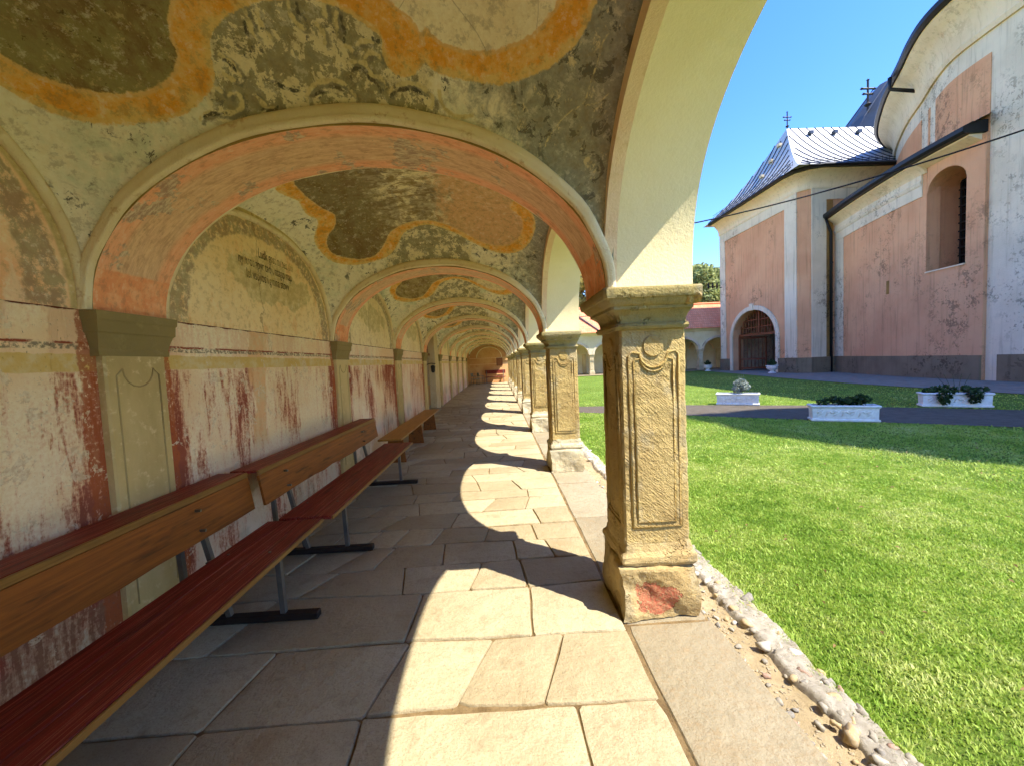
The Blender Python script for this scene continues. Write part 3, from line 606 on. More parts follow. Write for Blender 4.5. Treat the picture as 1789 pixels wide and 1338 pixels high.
# inscription painted in the second lunette (faded blackletter)
FT = None
def text_mesh(s, size, mat, name, parent, M4):
    cu = bpy.data.curves.new('t','FONT'); cu.body = s; cu.size = size; cu.align_x = 'LEFT'
    to = bpy.data.objects.new('t', cu); COL.objects.link(to); bpy.context.view_layer.update()
    me = bpy.data.meshes.new_from_object(to.evaluated_get(bpy.context.evaluated_depsgraph_get())); bpy.data.objects.remove(to)
    me.transform(M4); me.materials.clear(); me.materials.append(mat); me.name = name; return link(name, me, parent)
def m_ink():
    m = M('faded_black_lettering'); n1 = m.noise(30,6,.7); n2 = m.noise(4.5,5,.6)
    k = m.st(m.ma('ADD',m.ma('MULTIPLY',n1,.5),m.ma('MULTIPLY',n2,.5)),.48,.60)
    return m.fin(m.mix(k, c(80,64,42), c(214,196,142)), .95, None, .1)
INK = m_ink()
lines = [(3.86,2.715,'Ludk gost zu bez tim'),(3.56,2.60,'ny krot apyr tady, azagip rtap'),(3.66,2.485,'Iel vsojlos i gmina stovv')]
for ly,lz,s in lines:
    M4 = Matrix(((0,0,1,XW+.004),(.58,0,0,ly),(0,1,0,lz),(0,0,0,1)))
    text_mesh(s, .13, INK, 'inscription', gal, M4)

# doorway in the bay with the recess
yl = yc(4); d0, d1, dt = 12.25, 13.95, 2.72
mb = MB(); mb.box(XW-.3,XW,yl-PITCH/2,d0,-.03,3.2); mb.box(XW-.3,XW,d1,yl+PITCH/2,-.03,3.2); mb.box(XW-.3,XW,d0,d1,dt,3.2)
o = mb.build('doorway_wall', m_plaster('bare_doorway_plaster', c(216,198,158), c(204,180,136), c(176,150,108), .5), gal)
mb = MB()
for i in range(7):
    a = d0+(d1-d0)*i/7; mb.cbox(XW-.27,XW-.22,a+.006,a+(d1-d0)/7-.006,2.02,dt,.006)
mb.build('transom_boards', DWOOD, gal)
MB().box(XW-.28,XW-.17,d0,d1,1.94,2.02).build('transom', DWOOD, gal)
dd = MB().box(XW-.27,XW-.225,d0,d1,0,1.94).build('door', m_wood('grey_brown_door', c(150,128,100), c(128,106,80), c(96,78,58)), gal)
for a in (d0+.12, d0+.97):
    MB().cbox(XW-.225,XW-.20,a,a+.6,.2,.9,.02).build('door_panel', BWOOD, dd); MB().cbox(XW-.225,XW-.20,a,a+.6,1.0,1.8,.02).build('door_panel', dd.data.materials[0], dd)
MB().box(XW-.3,XW+.12,d0,d1,-.03,.06).build('door_step', EDGE, gal)
# wall pilasters
PLINE = m_plaster('pilaster_groove_paint', c(186,166,118), c(172,152,106), c(204,186,136), .6)
def wall_pilaster(k):
    y = yk(k); mb = MB(); mb.cbox(XW-.02,XW+.045,y-.20,y+.20,0,1.75,.01); o = mb.build('wall_pilaster', OLIVE, gal)
    mb = MB(); prof = [(.0,1.735),(.055,1.735),(.055,1.76),(.05,1.775),(.07,1.83),(.085,1.86),(.10,1.87),(.105,1.93),(.115,1.94),(.12,1.985),(.0,1.985)]
    hw = lambda dx: .20+dx*.55
    n = len(prof); V = []
    for dx,z in prof: V += [(XW-.02,y-hw(dx),z),(XW+dx*.7+.012,y-hw(dx),z),(XW+dx*.7+.012,y+hw(dx),z),(XW-.02,y+hw(dx),z)]
    mb.add(V, [(i*4+a,i*4+a+1,(i+1)*4+a+1,(i+1)*4+a) for i in range(n-1) for a in range(3)])
    mb.build('capital', OLIVED, o)
    xx = XW+.046
    P = [(-.14,.25),(-.14,1.62),(-.10,1.66)]+[(-.10+.10-.10*math.cos(t),1.66-.11*math.sin(t)) for t in np.linspace(.0,math.pi,9)]+[(.14,1.62),(.14,.25)]
    MB().tube([(xx,y+a,z) for a,z in P], .005, 5).build('panel_line', PLINE, o, True)
for k in range(-1, 9): wall_pilaster(k)
# back wall body, end walls, outer wall beyond, roof
MB().box(XW-.6,XW-.32,yk(-2)-.4,YEND+6.5,-.1,4.3).build('back_wall_core', OUTWALL, gal)
mb = MB(); mb.box(XW-.3,XO,YEND,YEND+.3,-.1,4.2); mb.build('end_wall', ENDW, gal)
MB().box(XW-.31,XO,yk(-2)-.6,yk(-2)-.3,-.1,4.2).build('rear_end_wall', ENDW, gal)
for z,s in ((ZS-.02,.03),(1.5,.02)): MB().box(XW,XO-.02,YEND-s,YEND-.002,z-.03,z).build('end_wall_line', TRIM, gal)
MB().tube([(a,YEND-.02,b) for a,b in ell(XC+.1,1.0,.85,30)], .035, 8).build('end_wall_moulding', RIB, gal, True)
MB().box(XO-.3,XO-.003,YEND+.302,37.0,-.1,4.3).build('corner_wall', OUTWALL, gal)
mb = MB(); ra, rb = yk(-2)-.7, 38
mb.add([(1.62,ra,4.32),(1.62,rb,4.32),(-.75,rb,6.3),(-.75,ra,6.3),(-3.1,rb,4.32),(-3.1,ra,4.32),(1.62,ra,4.22),(1.62,rb,4.22),(-3.1,rb,4.22),(-3.1,ra,4.22)],
       [(0,1,2,3),(3,2,4,5),(6,7,1,0),(9,8,7,6),(5,4,8,9),(0,3,5,9,6),(1,7,8,4,2)])
mb.build('tiled_roof', TILES, gal)

# ------------------------------------------------------------------ stone pillars
PX = (XA+XO)/2
def make_pillar():
    t = thing('stone_pillar', '', 'pillar', (PX, Y0, 0), 'pillars of the gallery arcade')
    rr = random.Random(3)
    # plinth: rough block
    bm = bmesh.new(); bmesh.ops.create_cube(bm, size=1); bmesh.ops.subdivide_edges(bm, edges=bm.edges[:], cuts=7, use_grid_fill=True)
    for v in bm.verts:
        x,y,z = v.co; hw = .238; n_ = 1+ .0
        X,Y,Z = x*2*hw, y*2*hw, (z+.5)*.345
        e = sorted([abs(x),abs(y),abs(z)])
        if e[1] > .42: X *= .975; Y *= .975
        if z > .42 and (abs(x) > .42 or abs(y) > .42): Z -= .03
        X += .012*math.sin(9*Y+14*Z+2)*(abs(x)>.49); Y += .012*math.sin(11*X+12*Z+.5)*(abs(y)>.49)
        v.co = (PX+X+rr.uniform(-.004,.004), Y0+Y+rr.uniform(-.004,.004), Z)
    me = bpy.data.meshes.new('plinth'); bm.to_mesh(me); bm.free(); me.materials.append(PLINTH)
    me.polygons.foreach_set('use_smooth',[True]*len(me.polygons)); me.set_sharp_from_angle(angle=R_(50))
    p = link('plinth', me, t)
    bo = MB().sqlathe([(.222,.33),(.232,.35),(.230,.385),(.212,.41),(.206,.44),(.200,.47)], PX, Y0, .012).build('base_moulding', PLINTH, t, True, 30); roughen(bo, 5, .008, 11)
    roughen(p, 2, .010, 8)
    # shaft, slightly swelling
    n = 24; prof = [(.202-.004*(i/n),.46+(1.765-.46)*i/n) for i in range(n+1)]
    s = MB().sqlathe(prof, PX, Y0, .012).build('shaft', PILLAR, t, True, 30); roughen(s, 3, .006, 10)
    for a in range(4):
        ca, sa = round(math.cos(a*math.pi/2)), round(math.sin(a*math.pi/2))
        for q,(w_,r_) in enumerate(((.150,.0085),(.118,.0065))):
            top = 1.60-q*.028; zb = .56+q*.03; rad = .085-q*.006
            P = [(-w_,zb),(-w_,top)]
            P += [(-w_+.02,top+.022)] if q == 0 else []
            P += [(-rad*math.cos(b), top+.012-rad*math.sin(b)) for b in np.linspace(0,math.pi,13)]
            P += [(w_-.02,top+.022)] if q == 0 else []
            P += [(w_,top),(w_,zb),(-w_,zb)]
            d = -.2005
            MB().tube([(PX+u*ca-d*sa, Y0+u*sa+d*ca, z) for u,z in P], r_, 6).build('panel_moulding', PILLAR, s, True)
        disc = [(.066*math.cos(b), 1.655+.066*math.sin(b)) for b in np.linspace(0,2*math.pi,20,endpoint=False)]
        mb = MB(); m_ = len(disc)
        mb.add([(PX+u*ca+.198*sa, Y0+u*sa-.198*ca, z) for u,z in disc]+[(PX+u*.9*ca+.207*sa, Y0+u*.9*sa-.207*ca, 1.655+(z-1.655)*.9) for u,z in disc], [(i,(i+1)%m_,m_+(i+1)%m_,m_+i) for i in range(m_)]+[tuple(range(m_,2*m_))])
        mb.build('panel_boss', PILLAR, s)
    prof = [(.200,1.752),(.224,1.756),(.232,1.772),(.224,1.788),(.208,1.793),(.208,1.802),(.212,1.82),(.224,1.842),(.246,1.862),(.262,1.868),(.262,1.886),(.276,1.892),(.292,1.912),(.300,1.925),(.312,1.928),(.318,1.945),(.318,1.975),(.310,1.988)]
    MB().sqlathe(prof, PX, Y0, .015).build('capital', CAPST, t, True, 30); roughen([q for q in t.children if q.name.startswith('capital')][0], 3, .003, 16)
    cm = [q for q in t.children if q.name.startswith('capital')][0].data
    for v in cm.vertices:                    # the outer side of the capitals hardly projects
        d = v.co.x-PX
        if d > .2: v.co.x = PX+.2+(d-.2)*.4
    return t
pil0 = make_pillar()
NUM = ['nearest','second','third','fourth','fifth','sixth','seventh','eighth','farthest']
LBL = ['big weathered sandstone pillar nearest the viewer, red patch on its plinth','second stone pillar from the viewer, whitish block plinth beside flagstones'] + \
      ['%s stone pillar from the viewer in the receding arcade row' % n for n in NUM[2:8]] + ['farthest stone pillar of the arcade row, beside the end wall']
for k in [-1]+list(range(1,9))+[0]:
    p = pil0 if k == 0 else copy_tree(pil0)
    p.location = (PX, yk(k), 0)
    p['label'] = LBL[k] if k >= 0 else 'stone pillar just beyond the right edge, nearer than all pillars in view'
    if k == 0:
        for ch in p.children:
            if ch.name.startswith('plinth'): ch.data = ch.data.copy(); ch.data.materials[0] = PLINTH1; roughen(ch, 1, .012, 4.5)
            if ch.name.startswith('base'): ch.data = ch.data.copy(); ch.data.materials[0] = PLINTH1; roughen(ch, 1, .012, 6)
# broken, sunlit corner lump on the nearest capital
bm = bmesh.new(); bmesh.ops.create_icosphere(bm, subdivisions=3, radius=1)
for v in bm.verts:
    d = v.co.copy(); s = 1+.18*math.sin(5*d.x+3*d.z)+.12*math.sin(9*d.y+4*d.x)
    v.co = Vector((PX+.205+d.x*.055*s, Y0-.25+d.y*.07*s, 1.935+d.z*.05*s))
me = bpy.data.meshes.new('broken_corner'); bm.to_mesh(me); bm.free(); me.materials.append(PILLAR)
o = link('broken_corner', me, pil0)

# ------------------------------------------------------------------ flagstone floor
fl = MB().add([(XW,yk(-2)-.3,-.013),(1.2,yk(-2)-.3,-.013),(1.2,YEND,-.013),(XW,YEND,-.013)],[(0,1,2,3)]).build('cloister_floor', JOINT)
tag(fl, 'flagstone floor of the gallery', kind='structure')
stones = 0; far = MB()
def stone_shape(poly, gap, inset, dz, rr, tilt=True):
    P = np.array(poly, float); cen = P.mean(0); out = []
    m_ = len(P)
    for i in range(m_):
        a, b = P[i], P[(i+1)%m_]
        nrm = np.array([b[1]-a[1], -(b[0]-a[0])]); L = np.linalg.norm(nrm); nrm /= max(L,1e-6)
        k = max(1, int(L/.13)); cr = min(.3,(rr.uniform(.006,.022) if rr.random() > .12 else rr.uniform(.04,.08))/max(L,.01))
        for f in [cr]+[j/k for j in range(1,k)]+[1-cr]:
            q = a+(b-a)*f; q = q + (nrm*rr.uniform(-.006,.004) if cr < f < 1-cr else 0)
            out.append(q)
    out = np.array(out)
    # shrink by the joint width and round the corners a little
    rel = out-cen; ext = np.maximum(np.abs(rel).max(0), .05)
    g0 = out-rel/ext*gap
    g1 = g0-rel/ext*inset
    sx, sy = rr.uniform(-.006,.006), rr.uniform(-.006,.006)
    n = len(g0); zt = lambda p: dz+(p[0]-cen[0])*sx+(p[1]-cen[1])*sy
    V = [(p[0],p[1],-.035) for p in g0]+[(p[0],p[1],zt(p)-.009) for p in g0]+[(p[0],p[1],zt(p)-.001) for p in g0-rel/ext*inset*.45]+[(p[0],p[1],zt(p)) for p in g1]
    F = [(r*n+i,r*n+(i+1)%n,(r+1)*n+(i+1)%n,(r+1)*n+i) for r in range(3) for i in range(n)]+[tuple(range(3*n,4*n))]
    return V, F
rr = random.Random(21)
XR = .685
# rows: (y start, [ (x at near edge, x at far edge) of the joints ])
rows = [(-1.0,[(-1.3,-1.25),(-.3,-.35)]),(-.35,[(-1.5,-1.6),(-.7,-.65),(.1,.15)]),(.25,[(-1.2,-1.1),(-.2,-.3)]),(.75,[(-1.65,-1.6),(-.75,-.7),(.18,.2)]),
        (1.18,[(-1.45,-1.42),(-.66,-.70),(.30,.29)]),(1.70,[(-1.42,-1.34),(-.69,-.58),(-.27,-.10),(.14,.31)]),(2.17,[(-1.75,-1.62),(-.62,-.60),(.13,.15)]),
        (2.66,[(-1.5,-1.32),(-.75,-.82),(-.28,-.2),(.14,.10)]),(3.02,[(-1.75,-1.66),(-1.08,-.98),(-.52,-.55),(.08,.06)]),
        (3.38,[(-1.6,-1.55),(-1.02,-.94),(-.68,-.6),(-.2,-.16),(.28,.25)]),(3.72,[(-1.9,-1.8),(-1.25,-1.05),(-.55,-.5),(.35,.3)]),(4.1,[(-1.5,-1.4),(-.92,-1.0),(-.25,-.1),(.22,.3)])]
y = 4.45
while y < YEND-.2:
    xs = []; x = XW+rr.uniform(.35,.9)
    while x < XR-.3:
        s = rr.uniform(-.13,.13); xs.append((x-s*.5,x+s*.5)); x += rr.uniform(.34,1.0)
    rows.append((y,xs)); y += rr.uniform(.26,.46)
ends = [r[0] for r in rows][1:]+[YEND]
wave = lambda i,x: .018*math.sin(x*2.3+i*1.7)+.012*math.sin(x*5.1+i*3.1)
for i,((y0,xs),y1) in enumerate(zip(rows,ends)):
    xs = [(XW,XW)]+xs+[(XR,XR)]
    for (a0,a1),(b0,b1) in zip(xs,xs[1:]):
        subs = [[(a0,y0+wave(i,a0)),(b0,y0+wave(i,b0)),(b1,y1+wave(i+1,b1)),(a1,y1+wave(i+1,a1))]]
        if b0-a0 > .55 and rr.random() < .22 and i > 7:      # some stones are broken across
            f0, f1 = rr.uniform(.35,.65), rr.uniform(.3,.7); p = subs[0]
            m0 = (a0+(b0-a0)*f0, y0+wave(i,a0+(b0-a0)*f0)); m1 = (a1+(b1-a1)*f1, y1+wave(i+1,a1+(b1-a1)*f1))
            subs = [[p[0],m0,m1,p[3]],[m0,p[1],p[2],m1]]
        for p in subs:
            V, F = stone_shape(p, .0045 if y0 < 6 else .009, .010, rr.uniform(-.004,.004), rr)
            if stones < 210: MB().add(V,F).build('paving_stone', FLOOR, fl, True, 35); stones += 1
            else: far.add(V,F)
tag(far.build('paving_stones', FLOOR, fl, True, 35), kind='stuff')
y = yk(-2)-.2
while y < YEND-.05:
    L = rr.choice([.55,.8,1.1,1.6]); y2 = min(y+L, YEND-.01); w2 = 1.21+rr.uniform(-.02,.015)
    if y < 1.3 < y2+.3 and y2 < 2.3: y2 = 2.2
    V,F = stone_shape([(XR+.012,y),(w2,y),(w2+rr.uniform(-.01,.01),y2),(XR+.012,y2)], .006, .014, -.003+rr.uniform(-.004,.003), rr)
    V = [(a,b,c_ if c_ > -.03 else -.12) for a,b,c_ in V]
    MB().add(V,F).build('edge_slab', EDGE, fl, True, 35); y = y2

# ------------------------------------------------------------------ benches and things in the gallery
def pew(y0, y1, sup, label, dx=0.0, stamp=None):
    t = thing('bench', label, 'bench', (-1.75+dx, (y0+y1)/2, 0), 'red topped benches along the wall')
    n = 3                                      # seat and ledge: red boards with a pale edge strip
    for i in range(3):
        a = -1.845+dx+i*.137; MB().cbox(a+.001,a+.134,y0,y1,.425,.452,.004).build('seat_board', REDW, t)
    MB().cbox(-1.433+dx,-1.418+dx,y0,y1,.421,.450,.003).build('seat_edge', PLYE, t)
    MB().cbox(-2.19+dx,-1.985+dx,y0,y1,.822,.846,.004).build('ledge', REDW, t)
    MB().cbox(-1.984+dx,-1.966+dx,y0,y1,.806,.844,.003).build('ledge_edge', PLYE, t)
    bm = MB(); V = []; m = 14; rb = random.Random(int(y0*10)+4)
    for i in range(m+1):
        y = y0+(y1-y0)*i/m; lo = .565+rb.uniform(-.012,.012)
        V += [(-1.985+dx,y,.804),(-1.967+dx,y,.804),(-1.930+dx,y,lo),(-1.950+dx,y,lo)]
    bm.add(V, [(i*4+a,i*4+(a+1)%4,(i+1)*4+(a+1)%4,(i+1)*4+a) for i in range(m) for a in range(4)]+[(0,1,2,3),(m*4,m*4+3,m*4+2,m*4+1)])
    bb = bm.build('backrest', PLY, t)
    for y in sup:
        MB().cbox(-2.12+dx,-1.235+dx,y-.028,y+.028,.004,.05,.006).build('runner', RUNNER, t)
        MB().bar((-1.46+dx,y,.05),(-1.47+dx,y,.42),.032,.032,(0,1,0)).build('leg', STEEL, t)
        MB().bar((-1.80+dx,y,.05),(-1.90+dx,y,.42),.032,.032,(0,1,0)).build('leg', STEEL, t)
        MB().bar((-1.86+dx,y,.41),(-1.46+dx,y,.41),.034,.022,(0,0,1)).build('seat_bracket', STEEL, t)
        MB().bar((-1.84+dx,y+.035,.05),(-2.005+dx,y+.035,.82),.030,.030,(0,1,0)).build('back_post', STEEL, t)
        for z_ in (.62,.75): MB().tube([(-1.958+dx,y,z_),(-1.925+dx+.02*(.75-z_)/.13,y,z_)],.009,6).build('bolt', STEEL, t)
        for x_ in (-1.78,-1.52): MB().tube([(x_+dx,y,.45),(x_+dx,y,.4555)],.009,6).build('bolt', STEEL, t)
        MB().bar((-2.03+dx,y-.035,.05),(-2.06+dx,y-.035,.82),.030,.030,(0,1,0)).build('back_post', STEEL, t)
    if stamp:
        M4 = Matrix(((0,-.155,.99,-1.9505+dx),(1,0,0,stamp[1]),(0,.99,.155,.67),(0,0,0,1)))
        text_mesh(stamp[0], .05, BLACK, 'stamped_number', bb, M4)
    return t
pew(.02, 2.99, (.5,2.46), 'nearest long bench, red seat and ledge, worn orange wood backrest', 0)
pew(3.03, 5.86, (3.36,5.24), 'second red-topped bench with a dark number stamped on its backrest', .06, ('1997',3.42))
# plain wooden bench
t = thing('wooden_bench', 'plain honey-coloured backless wooden bench beyond the red benches', 'bench', (-1.78,8,0))
MB().cbox(-1.97,-1.59,6.12,10.05,.432,.462,.005).build('seat', BWOOD, t)
for y in (6.45,8.0,9.6):
    mb = MB(); mb.add([(-1.94,y,.0),(-1.62,y,0),(-1.66,y,.432),(-1.90,y,.432),(-1.94,y+.04,0),(-1.62,y+.04,0),(-1.66,y+.04,.432),(-1.90,y+.04,.432)],[(0,1,2,3),(7,6,5,4),(0,4,5,1),(1,5,6,2),(2,6,7,3),(3,7,4,0)])
    mb.build('leg_board', PLY, t)
MB().cbox(-1.80,-1.76,6.49,9.6,.33,.40,.004).build('stretcher', PLY, t)
# far red bench against the end wall
t = thing('far_bench', 'small dark red bench standing against the far end wall', 'bench', (-.2,YEND-.5,0))
MB().cbox(-1.05,.55,YEND-.62,YEND-.25,.44,.49,.006).build('seat', REDW, t); MB().cbox(-1.05,.55,YEND-.2,YEND-.15,.72,1.0,.006).build('backrest', REDW, t)
for x in (-.95,.40):
    MB().bar((x,YEND-.58,0),(x,YEND-.58,.44),.05,.05,(0,1,0)).build('leg', STEEL, t); MB().bar((x,YEND-.24,0),(x,YEND-.18,.95),.05,.05,(0,1,0)).build('leg', STEEL, t)
    MB().bar((x,YEND-.6,.66),(x,YEND-.2,.70),.045,.03).build('armrest', STEEL, t)
# metal chairs left of it
def chair(x, y, rz, label):
    t = thing('metal_chair', label, 'chair', (0,0,0), 'metal chairs at the gallery end')
    for sx in (-.22,.22):
        MB().tube([(sx,-.22,0),(sx,-.2,.44),(sx,-.18,.62),(sx,.12,.66),(sx,.2,.62)], .014, 6).build('leg', STEEL, t, True)
        MB().tube([(sx,.26,0),(sx,.2,.42),(sx,.24,.86)], .014, 6).build('leg', STEEL, t, True)
    MB().cbox(-.23,.23,-.22,.2,.42,.45,.008).build('seat', STEEL, t); MB().cbox(-.22,.22,.21,.235,.62,.86,.008).build('backrest', STEEL, t)
    t.location = (x,y,0); t.rotation_euler.z = rz; return t
chair(-1.75, 28.4, R_(70), 'thin grey metal chair near the end of the gallery')
chair(-1.35, 29.3, R_(110), 'metal chair beside the far red bench')
# lantern by the doorway
t = thing('wall_lantern', 'black lantern on a bracket beside the recessed doorway', 'lantern', (XW,12.2,1.6))
MB().tube([(XW,12.18,1.62),(XW+.16,12.18,1.66),(XW+.30,12.18,1.64)], .014, 6).build('bracket', BLACK, t, True)
MB().lathe([(.02,1.60),(.075,1.57),(.06,1.40),(.03,1.36)], XW+.22, 12.18, 8).build('lamp_body', BLACK, t)
# picture on the end wall
t = thing('wall_picture', 'small brown framed picture hanging on the far end wall', 'picture', (.1,YEND,1.6))
mb = MB(); mb.box(-.12,.36,YEND-.05,YEND-.003,1.32,1.36); mb.box(-.12,.36,YEND-.05,YEND-.003,1.9,1.94); mb.box(-.12,-.08,YEND-.05,YEND-.003,1.36,1.9); mb.box(.32,.36,YEND-.05,YEND-.003,1.36,1.9)
mb.build('frame', DWOOD, t); MB().box(-.08,.32,YEND-.03,YEND-.004,1.36,1.9).build('panel', m_simple('brown_picture', c(150,96,58), .8), t)

# ------------------------------------------------------------------ courtyard ground
def sheet(name, pts, z, mat, kind='structure'):
    n = len(pts); o = MB().add([(x,y,z) for x,y in pts], [tuple(range(n))]).build(name, mat); o['kind'] = kind; return o
GZ = -.085
sheet('ground', [(-400,-400),(400,-400),(400,600),(-400,600)], -.16, LAWN)
sheet('lawn', [(1.52,-60),(90,-60),(90,37.6),(1.52,37.6)], GZ, LAWN)
near_edge = [(1.45,12.35),(2.6,11.8),(5.0,10.35),(7.4,8.65),(9.9,6.9),(14,3.9),(20,-.5)]
far_edge = [(1.45,13.9),(2.9,13.35),(6.0,12.45),(9.06,11.0),(12.3,8.6),(15.6,6.0),(21,1.6)]
sheet('path', near_edge+far_edge[::-1], GZ+.012, ASPH)
apron = [(15.6,-14),(15.7,4),(15.85,11),(15.9,16.5),(16.7,22),(18.0,28.5),(20.4,42)]
sheet('pavement', apron+[(24,42),(40,30),(40,-14)], GZ+.02, APRON)
sheet('far_wing_kerb', [(1.3,35.6),(70,35.6),(70,37.2),(1.3,37.2)], GZ+.05, EDGE)
# gutter between gallery and lawn
gs = sheet('gutter_strip', [(1.19,-6),(1.43,-6),(1.43,31),(1.19,31)], -.075, DIRT)
from mathutils import noise as NZ
def rubble(x0, x1, y0, y1, nx, ny, zf, amp, sc, wob):
    V = []
    for i in range(ny+1):
        y = y0+(y1-y0)*i/ny; w0 = wob*NZ.noise(Vector((7.3,y*2.2,1))); w1 = wob*NZ.noise(Vector((2.3,y*2.6,4)))
        for j in range(nx+1):
            f = j/nx; x = x0+w0+(x1+w1-x0-w0)*f; V.append((x,y,zf(f)+amp*NZ.fractal(Vector((x,y,0))*sc,.8,2.2,5)+amp*1.4*max(0,NZ.noise(Vector((x,y,3))*sc*1.2))))
    return MB().add(V, [(i*(nx+1)+a,i*(nx+1)+a+1,(i+1)*(nx+1)+a+1,(i+1)*(nx+1)+a) for i in range(ny) for a in range(nx)])
hump = lambda f: -.10+.062*min(1,f*6)*min(1,(1-f)*6)
rubble(1.39,1.61,.2,6,22,560,hump,.011,16,.05).build('mortar_strip', MORTAR, gs, True)
rubble(1.39,1.61,6,31,6,500,hump,.011,9,.05).build('mortar_strip', MORTAR, gs, True)
rubble(1.39,1.61,-5,.2,5,60,hump,.011,9,.05).build('mortar_strip', MORTAR, gs, True)
rubble(1.195,1.42,.2,6,16,420,lambda f: -.066-.02*math.sin(f*3.14),.006,12,.0).build('dirt_channel', DIRT, gs, True)
peb = []
for q in range(5):
    bm = bmesh.new(); bmesh.ops.create_icosphere(bm, subdivisions=2, radius=1); rp = random.Random(q)
    f = [rp.uniform(2,5) for _ in range(4)]
    for v in bm.verts:
        s = 1+.20*math.sin(f[0]*v.co.x+f[1])+.16*math.sin(f[2]*v.co.y+f[3])+.5*NZ.noise(v.co*1.7+Vector((q*3,0,0))); v.co = Vector((v.co.x*1.0,v.co.y*.72,v.co.z*.5))*s
    me = bpy.data.meshes.new('pebble'); bm.to_mesh(me); bm.free(); me.materials.append(PEBBLE); me.polygons.foreach_set('use_smooth',[True]*len(me.polygons)); peb.append(me)
rp = random.Random(12); placed = []
while len(placed) < 285:
    y = .75+ (rp.random()**1.5)*4.6
    if rp.random() < .72: x, s, z = rp.uniform(1.40,1.585), rp.uniform(.016,.046), -.045
    else: x, s, z = rp.choice([rp.gauss(1.245,.02), rp.uniform(1.22,1.4)]), rp.uniform(.010,.024), -.068
    if any((x-a)**2+(y-b)**2 < (s+r)**2*.8 for a,b,r in placed[-400:]): 
        if rp.random() < .97: continue
    placed.append((x,y,s)); o = link('pebble', rp.choice(peb), gs); o.location = (x,y,z); o.scale = (s,s,s); o.rotation_euler = (rp.uniform(-.25,.25),rp.uniform(-.25,.25),rp.uniform(0,6.3))

fp = MB(); base = peb[0]; bv = [v.co.copy() for v in base.vertices]; bf = [tuple(p.vertices) for p in base.polygons]
for i in range(420):
    x, y = rp.uniform(1.41,1.58), rp.uniform(5.5,22); s = rp.uniform(.02,.04); a = rp.uniform(0,6.3); ca, sa = math.cos(a), math.sin(a)
    fp.add([(x+s*(v.x*ca-v.y*sa), y+s*(v.x*sa+v.y*ca), -.045+s*v.z) for v in bv], bf)
gr_ = MB()
for i in range(1300):
    x, y = (rp.uniform(1.2,1.41) if rp.random() < .6 else rp.gauss(1.235,.02)), .7+(rp.random()**1.4)*6; s = rp.uniform(.003,.010); a = rp.uniform(0,6.3); ca, sa = math.cos(a), math.sin(a)
    gr_.add([(x+s*(v.x*ca-v.y*sa), y+s*(v.x*sa+v.y*ca), -.074+s*v.z) for v in bv], bf)
tag(gr_.build('loose_gravel', GRAVEL, gs, True), kind='stuff')
tag(fp.build('small_pebbles', PEBBLE, gs, True), kind='stuff')
# ------------------------------------------------------------------ grass
rs = np.random.RandomState(4)
def in_poly(x, y, P): return inside(np.stack([x,y],1), np.array(P,float))
pathP = near_edge+far_edge[::-1]
def blades(n, x0,x1,y0,y1, h, wd, fade=0):
    x = rs.uniform(x0,x1,n); y = rs.uniform(y0,y1,n)
    if fade:
        keep = rs.rand(n) < np.clip(fade/np.hypot(x,y),0,1)**2; x, y = x[keep], y[keep]
    k = ~in_poly(x,y,[(a,b+.0) for a,b in pathP]); x, y = x[k], y[k]
    k = ~in_poly(x,y,apron+[(24,42),(40,30),(40,-14)]); x, y = x[k], y[k]
    m = len(x); a = rs.uniform(0,6.283,m); hh = h*rs.uniform(.55,1.25,m); lean = rs.uniform(.2,1.0,m)*hh; la = rs.uniform(0,6.283,m); ww = wd*rs.uniform(.6,1.3,m)
    dx, dy = np.cos(a)*ww, np.sin(a)*ww; lx, ly = np.cos(la)*lean, np.sin(la)*lean; z = np.full(m, GZ-.004)
    P0 = np.stack([x-dx,y-dy,z],1); P1 = np.stack([x+dx,y+dy,z],1); P2 = np.stack([x+lx*.45+dx*.8,y+ly*.45+dy*.8,z+hh*.62],1); P3 = np.stack([x+lx*.45-dx*.8,y+ly*.45-dy*.8,z+hh*.62],1); P4 = np.stack([x+lx,y+ly,z+hh*.95],1)
    V = np.stack([P0,P1,P2,P3,P4],1).reshape(-1,3); b = np.arange(m)*5
    F = np.concatenate([np.stack([b,b+1,b+2],1),np.stack([b,b+2,b+3],1),np.stack([b+3,b+2,b+4],1)]); return V, F
parts = [blades(30000,1.57,6,-2.5,.72,.026,.0055), blades(9000,1.53,1.62,.6,9,.06,.004), blades(230000,1.57,5.6,.7,6,.024,.0036), blades(140000,1.6,9.5,1.5,12.8,.03,.0065), blades(90000,1.6,16,4,36.8,.035,.014,12)]
off = 0; VV = []; FF = []
for V,F in parts: VV.append(V); FF.append(F+off); off += len(V)
g = link('grass', npmesh('grass', np.concatenate(VV), np.concatenate(FF), GRASS)); tag(g, 'short bright green lawn grass in the courtyard', 'grass', kind='stuff')
mb = MB(); rl = random.Random(9)
for i in range(260):
    x, y = rl.uniform(1.7,8), rl.uniform(.9,7); s = rl.uniform(.006,.026); a = rl.uniform(0,6.3); ca, sa = math.cos(a)*s, math.sin(a)*s; z = GZ+rl.uniform(.035,.055)
    mb.add([(x-ca,y-sa,z),(x+sa*.5,y-ca*.5,z+.01),(x+ca,y+sa,z+rl.uniform(-.01,.015)),(x-sa*.5,y+ca*.5,z+.006)],[(0,1,2),(0,2,3)])
tag(mb.build('fallen_leaves', DRY), 'dry brown leaves scattered over the lawn', 'leaves', kind='stuff')

